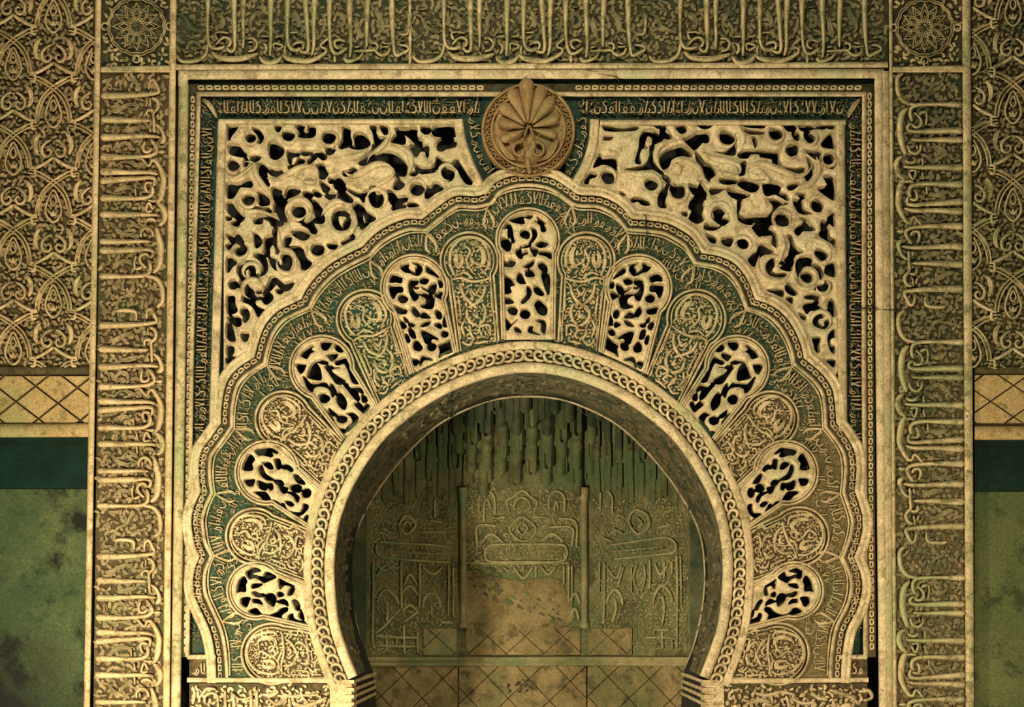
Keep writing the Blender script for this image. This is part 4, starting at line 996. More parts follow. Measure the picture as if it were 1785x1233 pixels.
# keep only distinct points
face = face[np.r_[True, np.linalg.norm(np.diff(face, axis=0), axis=1) > 1.0]]
mb = MB(); mb.plate(face, -.5, vh, depth=40); mb.build('ground', M['green2'], t, False)
m = MB(); m.sweep(radial(EDGE, 8), [(-8, -8), (-8, 5), (-6, 8), (-1, 8.5), (0, 6), (1.5, 6), (3, 9), (7, 9.5), (8.5, 6), (9, 2), (9, -9)]); m.build('lobed_moulding', M['pale'], t)
m = MB(); m.sweep(EDGE, [(-22, -1), (-21.5, 4.5), (-19.3, 6.5), (-16.6, 4.5), (-15.5, -.5)]); m.build('bead_fillet', M['stucco'], t)
m = MB(); m.sweep(EDGE, [(-16, -.3), (0, -.3)]); bg = m.build('bead_ground', M['soot_shade'], t)
m = MB(); m.sweep(radial(EDGE, -25.5), [(-1.5, -1), (-1.3, 3.4), (0, 4), (1.3, 3.4), (1.5, -1)]); m.build('thin_fillet', M['stucco'], t)
for l in LOBES: beads(LINK, radial(l, -8), 13.6, .5, bg)
allout = [voutline(v, -3) for i, sd, v in ALLV]
def in_any(p):
    p = np.atleast_2d(p); r = np.zeros(len(p), bool)
    for q in allout: r |= inpoly(p, q)
    return r
m = MB()
for k, l in enumerate(LOBES):
    script(m, radial(l[::1], -41), 13.5, 30 + k, 5.5, w=2.5, gap=.3, skip=lambda p: in_any(p)[0])
    script(m, radial(l[::1], -64), 9, 60 + k, 5, w=2.3, gap=.5, skip=lambda p: in_any(p)[0] or (p[1] > 1165))
tag(m.build('lettering', M['pale'], t), kind='stuff')
m = MB()
inner = radial(EDGE, -30); ring = np.vstack([inner, [(1250, 1180)], R3[::-1], [(590, 1180)]])
pack(m, ring, 7.5, 3.2, avoid=lambda P: ~in_any(P), seed=77, prof='tri', w=.42)
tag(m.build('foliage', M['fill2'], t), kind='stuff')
for k in range(len(LOBES) - 1):
    c = LOBES[k][-1]; v = (CEN - c) / np.linalg.norm(CEN - c); n = np.array([-v[1], v[0]])
    for sg in (1, -1):
        m = MB(); m.ribbon([c + v * 26, c + v * 38 + n * sg * 5, c + v * 52 + n * sg * 9, c + v * 62 + n * sg * 4], [3, 4.5, 5, 2.5], 5, prof='leaf'); m.build('cusp_leaf', M['stucco'], t)
# bottom return of the band: small script row and straight fillets
for x0, x1, xo in ((330, 376, 331), (1467, 1512, 1470)):
    m = MB(); m.plate(rect(x0, 1142, x1, 1190) if x0 < 500 else rect(x0, 1142, x1, 1190), -1.2, depth=40); m.build('foot_ground', M['brown'], t, False)
    m = MB(); m.sweep([(x0 - 4, 1147), (x1, 1147)], [(-3, -1), (-2, 6), (2, 7), (5, 5), (6, -8)]); m.build('foot_fillet', M['stucco'], t)
    m = MB(); m.sweep([(x0 - 4, 1186), (578, 1187)] if x0 < 500 else [(1268, 1188), (1514, 1186)], [(-4, -40), (-4, 7), (0, 9), (4, 7), (5, 0)]); m.build('foot_fillet', M['pale'], t)
m = MB()
script(m, np.array([(332, 1166), (350, 1166), (372, 1166)], float), 12, 91, 5, w=3)
script(m, np.array([(1470, 1166), (1490, 1166), (1510, 1166)], float), 12, 92, 5, w=3)
tag(m.build('foot_lettering', M['pale'], t), kind='stuff')

# ================================================================== voussoir panels
src_i = 1
SRC = VOU[1]; fS, iS = vmap(SRC)
ST = C(765,395,5.483,'''140,470,5 95,390,5 88,300,6 110,210,6 190,130,6 300,102,6 410,122,6 475,200,6 508,300,6 495,380,5 450,430,4; 160,250,4 150,320,9 175,385,9 215,330,8 205,255,3;
380,400,4 440,340,9 440,240,9 390,180,4; 230,180,3 300,230,5 262,330,5 330,450,3; 300,320,3 380,362,5 470,385,3; 270,400,3 330,350,6 300,290,3; 100,505,4 200,490,5 300,522,5 400,522,5 520,495,4; 150,470,3 240,440,5 330,500,3;
200,540,4 220,640,6 290,720,6 380,790,4; 465,555,4 442,650,6 380,725,6 275,770,4; 262,780,4 262,860,6 310,920,6 375,950,4; 380,950,3 440,905,6 462,820,6 430,740,4; 300,590,3 350,650,6 400,590,3; 330,830,4 370,870,6 360,800,3;
285,600,3 330,700,4; 240,880,3 200,950,5 235,1040,4; 290,950,3 300,1020,5 345,1085,4; 325,985,3 390,1000,4 415,1055,4 365,1065,3; 400,1020,3 400,960,5 500,960,5 512,1065,4; 440,1000,3 470,1040,4; 200,1080,3 270,1120,5 330,1090,3; 350,1120,3 420,1110,5 500,1110,3;
120,600,3.4 140,760,4 155,875,4 190,868,4 182,760,4 165,650,3; 170,930,3 185,1060,4; 520,525,3.4 526,700,4 535,810,4 582,850,4 572,980,4 560,1110,3''')
DOTS = C(765,395,5.483,'240,170 270,130 310,160 350,190 300,115 355,140 220,205')[0]
names_order = ['crown', 'first', 'second', 'third', 'fourth', 'fifth', 'sixth', 'seventh', 'eighth', 'lowest']
for i, sd, v in ALLV:
    mir_ = (sd == 'R')
    kind = 'pierced' if v[4] else 'solid carved'
    if sd == 'C': lab = 'pierced arched voussoir at the very crown, under the scallop boss'
    else: lab = '%s arched voussoir, %s down from the crown on the %s side' % (kind, names_order[i], 'left' if sd == 'L' else 'right')
    if i == 9: lab = 'lowest carved arched voussoir at the %s springing of the arch' % ('left' if sd == 'L' else 'right')
    f, inv = vmap(v)
    base_pt = f([1.0], [0.0])[0]
    t = thing('arched_voussoir', lab, 'voussoir', base_pt, 'pierced voussoirs' if v[4] else 'solid voussoirs')
    mt = M['pale'] if (sd == 'L' and i > 4) or v[4] else M['stucco']
    out = voutline(v, 2.2); inn = voutline(v, 7.2)
    m = MB(); m.ribbon(out, 4.6, 9 if v[4] else 7.5, base=-1, ends='flat'); m.build('outer_rim', mt, t)
    if v[4]:
        m = MB(); m.ribbon(inn, 4.4, 8.5, base=-2, ends='flat'); m.build('inner_rim', mt, t)
        H = VH[i]
        srcv = VOU[i]
        if sd == 'R':
            _, inv0 = vmap(srcv)
            H = [f(*(lambda sl: (sl[0], -sl[1]))(inv0(q)))[::-1] for q in H]
        op = voutline(v, 6.5)
        op = catmull(op, 5)
        m = MB(); m.plate(op, 2.0, [hole(q[:, :2], 2.0, .9) for q in H], depth=15, grid=2.6, dome=3.4, dw=3.0); m.build('openwork', mt, t)
    else:
        m = MB(); m.plate(voutline(v, 2), 0, depth=8); m.build('ground', M['green2'] if i < 5 else M['brown'], t, False)
        m = MB(); m.ribbon(voutline(v, 9), 3.0, 5, base=-1, ends='flat'); m.build('inner_rim', mt, t)
        scl = v[1] / 52.0; long_ = np.linalg.norm(np.array(v[0]) - (np.array(v[2]) + np.array(v[3])) / 2) / 151.0
        for q in ST:
            s_, l_ = iS(q)
            if i == 9: s_ = np.clip(s_, -1, .97)
            l_ = l_ * .9
            if mir_: l_ = -l_
            p = f(s_, l_)
            m = MB(); m.ribbon(np.column_stack([p, q[:, 2] * (.75 + .25 * long_)]), None, 6.0, base=-1, prof='leaf' if q[:, 2].max() > 7 else 'round'); m.build('strapwork', mt, t)
        s_, l_ = iS(DOTS); l_ = -l_ if mir_ else l_
        m = MB()
        for p in f(s_, l_): m.ribbon(circ(p[0], p[1], 2.6, 8), 1.6, 4.5, closed=True, prof='tri')
        m.build('berry_cluster', mt, t)
        m = MB()
        def inn_(P): 
            s1, l1 = inv(P); return (np.abs(l1) < .78) & (s1 > -.75) & (s1 < .97)
        pack(m, voutline(v, 10), 7.2, 3.4, avoid=inn_, seed=100 + i * 3 + mir_, w=.45)
        tag(m.build('foliage', mt, t), kind='stuff')

# ================================================================== archivolt round the opening
t = thing('horseshoe_archivolt', 'moulded horseshoe archivolt with a curled bead row round the niche opening', 'arch moulding', (610, 1182))
R1b = np.vstack([R1])
m = MB(); m.sweep(R1b, [(0, -44), (0, 6), (2, 10), (6, 12), (13, 12), (17, 9), (18, 4)]); m.build('inner_moulding', M['pale'], t)
m = MB(); m.sweep(R1b, [(17, 2), (20, 3), (41, 3), (43, 2)]); bg = m.build('bead_channel', M['soot_shade'], t)
m = MB(); m.sweep(R1b, [(39, -1), (40, 5), (42, 8), (46, 8.5), (50, 7), (53, 8), (54.5, 5), (55, -2)]); m.build('outer_moulding', M['stucco'], t)
m = MB(); q = []
a = np.linspace(0, 4.2, 9); sp = np.column_stack([7.2 * np.cos(a) * (1 - a * .07), 6.2 * np.sin(a) * (1 - a * .07)])
idm = lambda p, hh: np.column_stack([p[:, 0] * S, -np.asarray(hh) * np.ones(len(p)) * S, -p[:, 1] * S])
m.ribbon(np.column_stack([np.vstack([[(-9, 5), (-2, 7)], sp[::-1][:0]]).repeat(1, 0)[:0].reshape(0, 2)]) if False else np.array([(-10, 8, 3), (-2, 9, 5), (6, 5, 6), (8, -3, 6), (2, -8, 5.5), (-5, -5, 5), (-4, 1, 3.5), (1, 1, 3)], float), None, 7, base=-1, prof='round', mapf=idm, step=4)
CURL = bpy.data.meshes.new('curled_bead'); CURL.from_pydata(np.vstack(m.v).tolist(), [], m.f); CURL.polygons.foreach_set('use_smooth', [True] * len(CURL.polygons)); CURL.materials.append(M['pale'])
pa, an = along(offs(R1, 30), 17.2, 8)
for p, a_ in zip(pa, an):
    shared(CURL, 'curled_bead', bg, W([p], 3)[0], a_, 1.0, 1.0 if p[0] < AXIS else -1.0)

# soffit of the arch: from the wall face back to the niche
YB = 0.65
WB = plane_map((0, YB, 0), (0, -1, 0))
def resamp(p, n):
    d = np.concatenate([[0], np.cumsum(np.linalg.norm(np.diff(p, axis=0), axis=1))]); s = np.linspace(0, d[-1], n)
    return np.column_stack([np.interp(s, d, p[:, 0]), np.interp(s, d, p[:, 1])])
NS = 160
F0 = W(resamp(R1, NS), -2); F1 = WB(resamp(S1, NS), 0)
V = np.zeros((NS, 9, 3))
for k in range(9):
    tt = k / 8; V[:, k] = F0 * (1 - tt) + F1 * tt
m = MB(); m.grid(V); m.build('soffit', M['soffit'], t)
nin = np.zeros((NS, 3)); tg = np.gradient(F0, axis=0); nin = np.cross(tg, [0, 1, 0]); nin /= np.linalg.norm(nin, axis=1)[:, None]
cc = F0.mean(0); sgn = np.sign(((cc - F0) * nin).sum(1)); nin *= sgn[:, None]
def soff(p, h):
    p = np.asarray(p, float); u = np.clip(p[:, 0], 0, NS - 1); i0 = np.floor(u).astype(int).clip(0, NS - 2); fr = (u - i0)[:, None]
    a0 = F0[i0] * (1 - fr) + F0[i0 + 1] * fr; b0 = F1[i0] * (1 - fr) + F1[i0 + 1] * fr; n0 = nin[i0]
    tt = np.reshape(p[:, 1], (-1, 1)) / 12.0
    return a0 * (1 - tt) + b0 * tt + n0 * (np.reshape(h, (-1, 1)) if np.ndim(h) else h) * S
m = MB(); r = np.random.default_rng(5)
for k in range(230):
    u0, v0 = r.uniform(3, NS - 4), r.uniform(1.5, 10.5); a0 = r.uniform(0, 6.3); cv = r.choice([-1, 1]) * r.uniform(.5, 1.3); P = [(u0, v0)]
    for j in range(5): P.append((P[-1][0] + .55 * math.cos(a0), P[-1][1] + .6 * math.sin(a0))); a0 += cv
    m.ribbon(np.column_stack([np.array(P), np.full(6, .5)]), None, 4, base=-1, prof='tri', mapf=soff, step=.4)
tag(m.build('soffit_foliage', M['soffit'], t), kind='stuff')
m = MB(); m.ribbon(S1, 5, 9, base=-3, mapf=WB, ends='flat', raw=False); m.build('back_edge', M['pale'], t)


# impost blocks under the springing
for x0, x1, sd in ((575, 613, 'left'), (1230, 1262, 'right')):
    t = thing('impost', 'worn moulded impost under the %s foot of the horseshoe arch' % sd, 'impost', ((x0 + x1) / 2, 1240), 'arch imposts')
    m = MB(); m.plate(rect(x0, 1186, x1, 1255), 4, depth=260); m.build('block', M['jamb'] if sd == 'left' else M['stucco'], t, False)
    for y in (1186, 1200, 1212, 1225):
        a_, b_ = (600, x1 + 4) if sd == 'left' else (x0 - 4, 1244)
        m = MB(); m.plate(rect(a_, y, b_, y + 6), 8, depth=262); m.build('fillet', M['jamb'] if sd == 'left' else M['stucco'], t, False)

# friezes along the bottom edge
def foot_frieze(x0, x1, label, st, mt):
    t = thing('foot_frieze', label, 'frieze', ((x0 + x1) / 2, 1250), 'friezes at the foot of the arch')
    m = MB(); m.plate(rect(x0, 1192, x1, 1255), -1, depth=40); m.build('ground', M['brown'], t, False)
    for q in st:
        m = MB(); m.ribbon(q, None, 8, base=-2, prof='round'); m.build('scroll', mt, t)
    m = MB(); pack(m, rect(x0 + 4, 1196, x1 - 4, 1242), 9.5, 4.5, seed=int(x0)); tag(m.build('foliage', mt, t), kind='stuff')
FL = C(310,1040,5.1,'''130,800,5 150,870,6 130,960,6; 180,830,5 190,900,6 260,820,5 340,830,5; 240,960,4 245,890,6 300,860,6 350,890,6 360,990,5; 420,830,5 425,1000,6; 480,860,6 500,940,7 500,1010,6; 470,850,4 540,910,5 640,900,5 650,840,4; 650,840,6 655,1000,7;
700,830,6 705,1000,7; 740,870,4 830,880,9 900,840,6; 820,920,5 880,960,9 960,900,8 930,860,5; 930,860,4 1000,890,6 1100,880,5 1180,880,6 1250,870,5; 1090,840,5 1110,900,6 1160,950,5; 1010,940,8 1100,980,10 1220,950,9 1330,900,6; 1290,860,8 1330,870,8; 990,900,5 1000,1000,6''')
FRR = C(1190,1040,5.1,'''640,860,5 760,880,8 880,850,7 1000,880,5; 560,960,5 700,920,9 780,950,7; 780,850,5 800,960,6; 920,880,5 950,1000,6; 960,900,5 1060,950,7 1180,940,6; 1140,850,5 1200,900,7 1290,920,6; 1300,830,5 1400,860,8 1500,900,7 1560,960,5; 1560,850,6 1650,840,8 1680,900,6 1600,930,5; 1330,920,6 1360,1000,7; 1400,980,8 1500,960,9; 700,1000,8 860,980,8''')
foot_frieze(330, 580, 'bright worn leaf frieze along the bottom, left of the opening', FL, M['pale'])
foot_frieze(1258, 1512, 'worn leaf frieze along the bottom, right of the opening', FRR, M['stucco'])

# ================================================================== scallop boss
SCc = (921.0, 227.0)
t = thing('scallop_boss', 'round scallop shell boss with two volutes at the top centre of the frame', 'boss', (921, 307))
m = MB(); m.plate(circ(SCc[0], SCc[1], 82, 40), 6, depth=46, grid=5, dome=1.5); m.build('ground', M['shell'], t)
for R_, w_, h_, nm in ((79, 6, 15, 'outer_ring'), (63.5, 6, 16, 'inner_ring')):
    m = MB(); m.ribbon(circ(SCc[0], SCc[1], R_, 48), w_, h_, base=4, closed=True); m.build(nm, M['shell'], t)
m = MB()
for k in range(44):
    a = k / 44 * 2 * math.pi
    for sg in (1, -1):
        m.ribbon([(SCc[0] + 67 * math.cos(a), SCc[1] + 67 * math.sin(a)), (SCc[0] + 71.5 * math.cos(a + sg * .07), SCc[1] + 71.5 * math.sin(a + sg * .07)), (SCc[0] + 76 * math.cos(a + sg * .14), SCc[1] + 76 * math.sin(a + sg * .14))], 2.6, 13, base=6, prof='tri')
m.build('rope_strands', M['shell'], t)
m = MB(); m.plate(circ(SCc[0], SCc[1], 61, 40), 9, depth=12, grid=4, dome=3, dw=20); m.build('bowl', M['shell'], t)
bx, by = 921, 224
tips = C(790,120,5.604,'462,700 430,515 455,345 560,190 715,88 880,165 985,275 1040,470 1022,650')[0]
for k, tp in enumerate(tips):
    d = tp - [bx, by]; L = np.linalg.norm(d); d /= L
    wt = (17, 19, 22, 24, 27, 24, 22, 19, 17)[k]
    p = [np.array([bx, by]) + d * L * q for q in (.10, .35, .6, .85, 1.0)]
    m = MB(); m.ribbon(np.column_stack([np.array(p), [4, wt * .55, wt * .85, wt, wt * .72]]), None, 30 if k == 4 else 26, base=6, prof=[(-1, 0), (-.93, .55), (-.6, .82), (0, 1), (.6, .82), (.93, .55), (1, 0)])
    m.build('shell_lobe', M['shell'], t)
for sg in (-1, 1):
    cx, cy = 921 + (-14 if sg < 0 else 15), 262; cx += 0
    a = np.linspace(0, 5.9, 15); r_ = 16 - a * 2.0
    P = np.column_stack([cx - sg * r_ * np.cos(a + 1.2), cy - r_ * np.sin(a + 1.2)])
    m = MB(); m.ribbon(np.column_stack([P, np.linspace(7, 5, 15)]), None, 28, base=12); m.build('volute', M['shell'], t)
m = MB(); m.ribbon([(913, 241, 3), (918, 227, 5), (922, 220, 5), (927, 228, 5), (932, 243, 3)], None, 29, base=12)
m.ribbon([(920, 274, 6), (921, 286, 11), (923, 298, 9), (924, 306, 4)], None, 20, base=8); m.build('central_drop', M['shell'], t)
for sg in (-1, 1):
    m = MB(); m.ribbon([(921 + sg * 20, 278, 4), (921 + sg * 34, 272, 10), (921 + sg * 46, 256, 9), (921 + sg * 52, 240, 3)], None, 20, base=10, prof='leaf'); m.build('side_leaf', M['shell'], t)

# cracks in the frame: thin raised broken lips
t = thing('crack', 'jagged crack running from the top moulding down to the lobed band right of the scallop', 'crack', (1120, 400))
m = MB()
for P in ([(1022, 122), (1035, 124), (1050, 126)], [(1040, 128), (1060, 131), (1077, 136), (1078, 150)], [(1122, 374), (1126, 378), (1125, 395), (1128, 400)], [(1128, 402), (1127, 420), (1133, 437)], [(1490, 538), (1568, 541)]):
    m.ribbon(P, 1.8, 12.2, base=6, prof='tri')
m.build('crack_line', M['dark'], t)
t.name = 'crack'

# ================================================================== niche interior
def wallbox(a, b, z0, z1, th, name, mt, label):
    a = np.array(a); b = np.array(b); d = (b - a) / np.linalg.norm(b - a); n = np.array([-d[1], d[0]])
    if n[1] < 0: n = -n
    V = []
    for z in (z0, z1):
        for q in (a, b, b + n * th, a + n * th): V.append((q[0], q[1], z))
    m = MB(); m.add(np.array(V), [(0, 1, 5, 4), (1, 2, 6, 5), (2, 3, 7, 6), (3, 0, 4, 7), (4, 5, 6, 7), (3, 2, 1, 0)])
    o = m.build(name, mt, None, False); tag(o, label, None, kind='structure'); return o
PA, PB, PC, PD = (-.815, .70), (-.38, 1.15), (.325, 1.15), (.815, .70)
wl = wallbox(PA, PB, .75, 3.0, .08, 'wall_niche_left', M['niche'], 'left slanting face of the niche')
wc = wallbox(PB, PC, .75, 3.0, .08, 'wall_niche_back', M['niche'], 'central back face of the niche')
wr = wallbox(PC, PD, .75, 3.0, .08, 'wall_niche_right', M['niche'], 'right slanting face of the niche')
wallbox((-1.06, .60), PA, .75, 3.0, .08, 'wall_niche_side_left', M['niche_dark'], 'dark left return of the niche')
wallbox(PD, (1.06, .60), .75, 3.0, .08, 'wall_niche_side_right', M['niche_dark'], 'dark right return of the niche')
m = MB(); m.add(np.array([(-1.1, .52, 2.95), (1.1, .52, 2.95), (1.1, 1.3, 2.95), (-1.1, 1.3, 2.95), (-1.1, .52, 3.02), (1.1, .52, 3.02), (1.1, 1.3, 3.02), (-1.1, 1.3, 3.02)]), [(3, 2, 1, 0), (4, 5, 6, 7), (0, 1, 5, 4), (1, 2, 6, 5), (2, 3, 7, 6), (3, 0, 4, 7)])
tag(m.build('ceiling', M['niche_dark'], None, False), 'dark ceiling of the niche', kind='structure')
mC = plane_map((PB[0], PB[1], 0), (0, -1, 0))
dl = (PB[0] - PA[0], PB[1] - PA[1]); mL = plane_map((PA[0], PA[1], 0), (dl[1], -dl[0], 0)); NORMAL[id(mL)] = np.array([dl[1], -dl[0], 0]) / np.hypot(*dl)
dr = (PD[0] - PC[0], PD[1] - PC[1]); mR = plane_map((PD[0], PD[1], 0), (dr[1], -dr[0], 0)); NORMAL[id(mR)] = np.array([dr[1], -dr[0], 0]) / np.hypot(*dr)
NK = (620, 820, 2.975)
def reliefs(parent, mp, txt, h, name, mt, prof='round'):
    for q in C(*NK, txt):
        m = MB(); m.ribbon(q, None, h, base=-1, prof=prof, mapf=mp, closed=False); m.build(name, mt, parent)
reliefs(wc, mC, '''700,385,5 860,383,5 1060,385,5 1092,405,5 1095,440,5 1060,472,5 880,474,5 700,472,5 675,450,5 675,410,5 705,385,5; 860,235,5 815,275,5 798,310,5 825,345,5 868,368,5 910,350,5 935,310,5 915,275,5 862,235,5; 862,265,4 838,300,4 865,335,4 890,300,4 864,265,4;
795,215,4 785,160,6 820,135,6 865,105,5 905,135,6 940,165,6 925,220,4; 820,200,4 830,160,5 865,140,5 900,165,5 905,200,4; 640,230,5 640,150,5 660,115,5 685,108,5 712,125,5 722,160,5 722,230,5; 665,270,5 668,170,5 685,150,5 700,200,4; 1003,210,5 1003,140,5 1025,112,5 1050,108,5 1078,130,5 1085,170,5 1082,220,5; 1030,210,4 1040,160,5 1052,200,4;
632,395,5 632,290,5 730,288,5; 1120,400,5 1122,300,5 1000,296,5; 650,380,4 700,330,6 760,370,4; 960,370,4 1020,330,6 1080,370,4; 1145,400,5 1148,290,5 1120,255,5 1050,250,5; 730,250,4 780,240,5; 940,240,5 1000,245,4;
560,480,4 700,482,5 900,482,5 1110,480,4; 1105,490,5 1105,560,5 1105,680,5; 1122,490,4 1122,700,4; 590,500,4 630,470,6 680,500,4; 820,500,4 870,560,6 920,500,4; 870,490,4 870,530,5; 935,490,4 935,560,5; 960,500,4 1000,540,6 1040,500,4; 1080,490,4 1080,600,5; 760,500,4 800,530,5; 1100,700,4 1140,640,7 1165,700,5; 1110,770,5 1140,720,6 1160,780,5''', 6.5, 'strapwork', M['niche_line'])
reliefs(wl, mL, '''120,370,5 240,378,5 400,388,5 490,400,5; 115,375,5 105,410,5 130,445,5 250,462,5 420,474,5 490,476,5; 90,470,5 90,650,5 88,900,5; 235,470,5 236,600,5 238,720,5; 330,480,5 332,600,5 330,720,5; 100,480,4 150,520,6 200,490,4; 110,540,4 160,490,5 220,560,4; 345,500,4 400,540,6 450,500,4; 480,490,4 482,600,4 480,760,4; 505,500,5 507,640,5 505,760,4;
110,690,5 130,640,6 160,620,6 200,650,6 225,700,5; 345,720,5 360,660,6 395,640,6 430,670,6 440,720,5; 240,640,4 280,600,6 325,650,4; 240,740,4 280,700,6 325,740,4; 250,600,4 280,540,6 320,600,4; 160,680,6 165,740,7 160,790,4; 390,700,5 395,760,5; 230,720,5 160,800,5 100,850,4; 330,730,5 250,790,5; 440,790,6 500,792,5;
100,860,5 220,868,5 330,870,5; 110,910,5 220,915,5 320,915,4; 160,840,5 162,950,5; 250,800,5 252,955,5; 320,830,5 322,950,5; 210,860,4 212,920,4; 220,290,5 260,235,6 310,280,6 265,330,5 222,292,4; 240,290,4 265,265,4 290,290,4; 380,260,4 450,270,5; 340,320,4 470,320,5; 410,150,5 410,250,5; 130,300,4 190,330,5; 480,430,4 300,430,3 150,410,3''', 6.5, 'strapwork', M['niche_line'])
reliefs(wr, mR, '''1320,388,5 1440,370,5 1560,352,5 1620,350,5 1655,375,5 1660,410,5 1630,430,5 1500,445,5 1340,462,5; 1290,480,5 1290,640,5 1285,800,5; 1265,470,4 1262,640,4; 1525,460,5 1525,560,5 1524,620,5; 1665,440,5 1668,640,5 1665,920,5; 1685,440,4 1690,700,4; 1640,470,5 1640,540,5; 1600,470,4 1600,560,5;
1300,500,4 1350,560,6 1380,490,4; 1390,500,4 1360,600,5; 1430,500,4 1430,640,4; 1460,490,4 1440,560,5 1470,640,4; 1495,490,4 1500,560,5 1480,640,4; 1550,480,4 1580,540,6 1620,490,4; 1300,700,5 1315,650,6 1345,620,6 1375,650,6 1385,700,5; 1340,660,6 1350,720,6 1330,790,5; 1540,700,5 1555,640,6 1590,600,6 1630,640,6 1645,690,5; 1590,650,6 1600,720,6 1590,800,4;
1450,200,6 1510,230,6 1520,290,6 1465,330,6 1420,280,6 1425,230,6 1455,200,4; 1455,240,4 1485,275,5 1460,300,4; 1330,300,4 1390,330,5; 1560,300,5 1640,280,4; 1310,420,3 1450,412,4 1600,395,3; 1500,870,5 1590,868,5 1660,875,5; 1590,830,5 1592,930,5; 1640,880,5 1642,930,5; 1550,860,4 1550,830,5 1630,830,5; 1270,340,4 1330,370,4; 1270,110,5 1268,210,5; 1300,105,5 1330,140,5 1330,230,4''', 6.5, 'strapwork', M['niche_line'])
for w_, mp, poly, sd in ((wc, mC, [(700,395),(1065,395),(1080,430),(1055,462),(700,462),(685,430)], 1), (wl, mL, [(130,390),(480,410),(480,465),(140,440)], 2), (wr, mR, [(1340,395),(1630,365),(1645,405),(1345,455)], 3)):
    q = np.array(poly, float) / 2.975 + [620, 820]
    m = MB(); c = q.mean(0); L_ = q[:, 0].min() + 4; R_ = q[:, 0].max() - 4
    yl = np.interp([L_, R_], [q[:, 0].min(), q[:, 0].max()], [q[q[:, 0] < c[0], 1].mean(), q[q[:, 0] > c[0], 1].mean()])
    pth = np.array([[x, np.interp(x, [L_, R_], yl)] for x in np.linspace(L_, R_, 20)])
    import types
    _W = W
    mm = MB()
    def rib(*a, **k): k['mapf'] = mp; return MB.ribbon(mm, *a, **k)
    sh = types.SimpleNamespace(ribbon=rib)
    script(sh, pth, 9, 200 + sd, 3.5, w=2)
    tag(mm.build('cartouche_lettering', M['niche_relief'], w_), kind='stuff')
fm = MB(); 
for w_, mp, b, n, sd in ((wc, mC, (806, 850, 1012, 1000), 330, 21), (wl, mL, (645, 870, 795, 1140), 420, 22), (wr, mR, (1035, 870, 1198, 1130), 420, 23)):
    fm = MB(); pack(fm, rect(*b), 8.0, 3.0, seed=sd, mapf=mp, w=.40, L=1.35); tag(fm.build('foliage', M['niche_relief'], w_), kind='stuff')
# slender engaged columns in the angles
for x, nm in ((806, 'left'), (1019, 'right')):
    tc = thing('engaged_column', 'slender engaged column in the %s angle of the niche' % nm, 'column', (x, 1090), 'niche columns', mapf=mC)
    m = MB(); m.ribbon([(x, 872), (x + .5, 960), (x + 1, 1090)], 15, 12, base=-6, mapf=mC, ends='flat'); m.build('shaft', M['niche_relief'], tc)
    m = MB(); m.ribbon([(x, 850), (x, 874)], [22, 17], 15, base=-6, mapf=mC, ends='flat'); m.build('capital', M['niche_relief'], tc)
    m = MB(); m.ribbon([(x + 1, 1086), (x + 1, 1095)], [19, 21], 14, base=-6, mapf=mC, ends='flat'); m.build('base', M['niche_relief'], tc)
# worn plaster patch with a dark loss across it
for pl, nm, mt_, h_ in (([(808, 1008), (830, 1000), (900, 1012), (965, 1008), (985, 1030), (988, 1090), (806, 1092)], 'plaster_patch', M['tile'], 3),):
    m = MB(); m.plate(catmull(np.array(pl, float), 6, True), h_, depth=4, mapf=mC); m.build(nm, mt_, wc, False)
r = np.random.default_rng(12)
for k in range(46):
    u = r.uniform(0, 1); x = 818 + 155 * u + r.uniform(-9, 9); y = 1010 + 68 * u + r.normal(0, 9)
    if k > 36: x, y = 795 + r.uniform(0, 70), 985 + r.uniform(0, 16)
    L_ = r.uniform(6, 20); m = MB(); m.ribbon([(x, y, 1.5), (x + L_ * .4, y + L_ * .2, r.uniform(3, 6)), (x + L_, y + L_ * .62, 1.5)], None, 3.6, base=2, prof='flat', ends='point', mapf=mC)
    m.build('plaster_loss', M['niche_dark'] if k % 2 else M['niche'], wc)

# tiles above and below the shelf moulding
lozenges((812, 1093, 1012, 1142), (850, 1110), (33, 30), (-33, 30), wc, M['tile'], mapf=mC, h=4, gap=.012)
lozenges((1026, 1096, 1102, 1142), (1060, 1110), (33, 30), (-33, 30), wr, M['tile'], mapf=mR, h=4, gap=.012)
lozenges((738, 1096, 796, 1142), (760, 1110), (33, 30), (-33, 30), wl, M['niche_relief'], mapf=mL, h=4, gap=.012)
lozenges((800, 1161, 1022, 1245), (850, 1180), (36, 38), (-36, 34), wc, M['tile'], mapf=mC, h=9, gap=.010)
lozenges((1024, 1161, 1210, 1245), (1060, 1180), (36, 38), (-36, 34), wr, M['tile'], mapf=mR, h=9, gap=.010)
lozenges((630, 1161, 798, 1245), (700, 1180), (36, 38), (-36, 34), wl, M['tile'], mapf=mL, h=9, gap=.010)
for w_, mp, a_, b_ in ((wc, mC, (798, 1160), (1024, 1159)), (wl, mL, (618, 1160), (800, 1160)), (wr, mR, (1022, 1159), (1222, 1160))):
    m = MB(); m.sweep([a_, b_], [(-3, 0), (-2, 12), (1, 14), (4, 11), (5, 9), (8, 15), (12, 16), (14, 13), (15, 0)], mapf=mp); m.build('shelf_moulding', M['niche_relief'], w_)
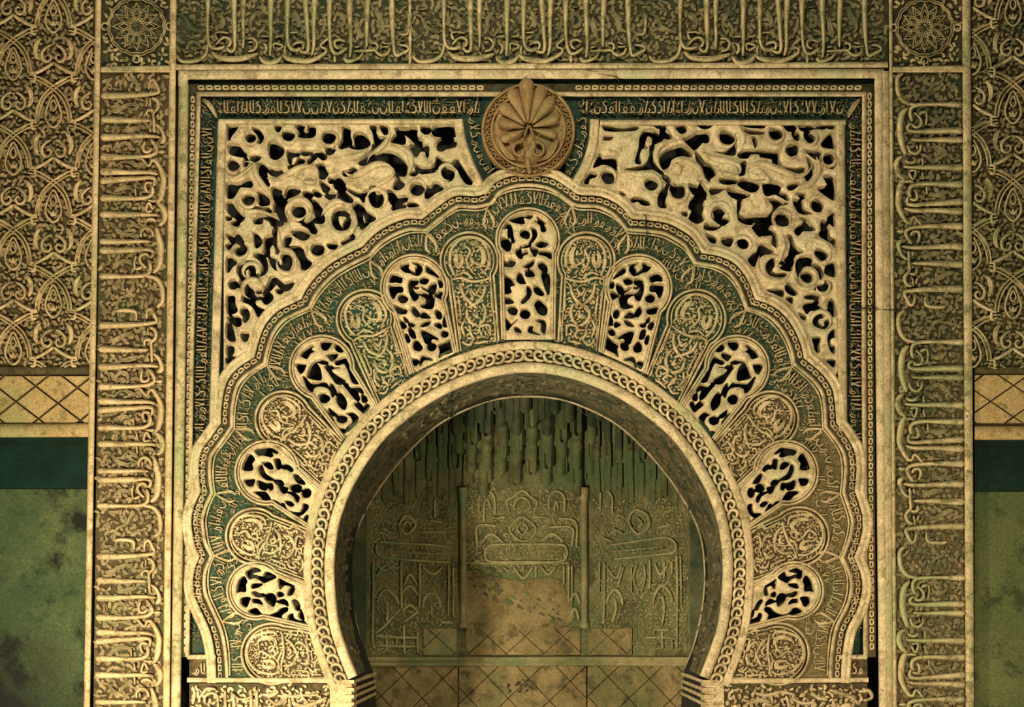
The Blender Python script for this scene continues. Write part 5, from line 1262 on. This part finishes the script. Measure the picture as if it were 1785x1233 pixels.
for k in range(26):
    a = r.uniform(0, 6.3); q_ = r.uniform(0, 1) ** .6; x = 911 + 27 * q_ * math.cos(a); y = 1198 + 13 * q_ * math.sin(a); L_ = r.uniform(5, 12)
    m = MB(); m.ribbon([(x - L_ / 2, y + 2, 1.5), (x, y, r.uniform(3, 6.5)), (x + L_ / 2, y - 2, 1.5)], None, 10.2, base=8, prof='flat', ends='point', mapf=mC); m.build('scorch_mark', M['soot_shade'], wc)

# stalactite vault cells
t = thing('stalactite_vault', 'dark stalactite vault of hanging cells in the top of the niche', 'vault', (921, 860), mapf=mC)
r = np.random.default_rng(3)
rows = [(852, 1.14, 816, 1008), (828, 1.13, 796, 1030), (802, 1.115, 770, 1058), (774, 1.10, 745, 1085), (746, 1.08, 715, 1112), (720, 1.06, 680, 1150)]
for k, (yb, Y, xa, xb) in enumerate(rows):
    mp = plane_map((0, Y, 0), (0, -1, 0)); n = int((xb - xa) / 26); 
    m = MB(); m.plate([(xa - 14, 640), (xb + 14, 640), (xb + 14, yb - 16), (921, yb - 26), (xa - 14, yb - 16)], -1, depth=20, mapf=mp)
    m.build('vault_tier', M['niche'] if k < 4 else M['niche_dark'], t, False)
    for j in range(n + 1):
        x = xa + (xb - xa) * j / n; b = yb + ((j + k) % 2) * 16 + r.uniform(-3, 3)
        if k == 0 and 850 < x < 990: b -= 22
        top = max(665, yb - 60)
        mp2 = mp
        m = MB(); m.ribbon([(x, top), (x, (top + b) / 2), (x, b - 5), (x, b)], [19, 19, 18, 7], 8 + (j % 2) * 4, base=-3, mapf=mp2, ends='flat', prof='round' if (j + k) % 3 else 'groove')
        m.build('vault_cell', M['niche'] if k < 4 else M['niche_dark'], t)
for mp, xs, nm in ((mL, np.arange(652, 792, 19.5), 0), (mR, np.arange(1040, 1196, 19.5), 1)):
    for k, yb in enumerate((868, 838, 806, 774, 744)):
        for j, x in enumerate(xs):
            if k > 1 and abs(x - 921) > 292 - k * 22: continue
            b = yb + ((j + k) % 2) * 13 + r.uniform(-4, 4)
            m = MB(); m.ribbon([(x, b - 46), (x, b - 20), (x, b - 4), (x, b)], [13, 14, 13, 5], 4.5 + k * 1.8, base=-2, mapf=mp, ends='flat', prof='round' if (j + k) % 3 else 'groove')
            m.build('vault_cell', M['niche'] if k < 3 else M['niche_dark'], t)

for o in bpy.data.objects:
    if '_o' in o: del o['_o']
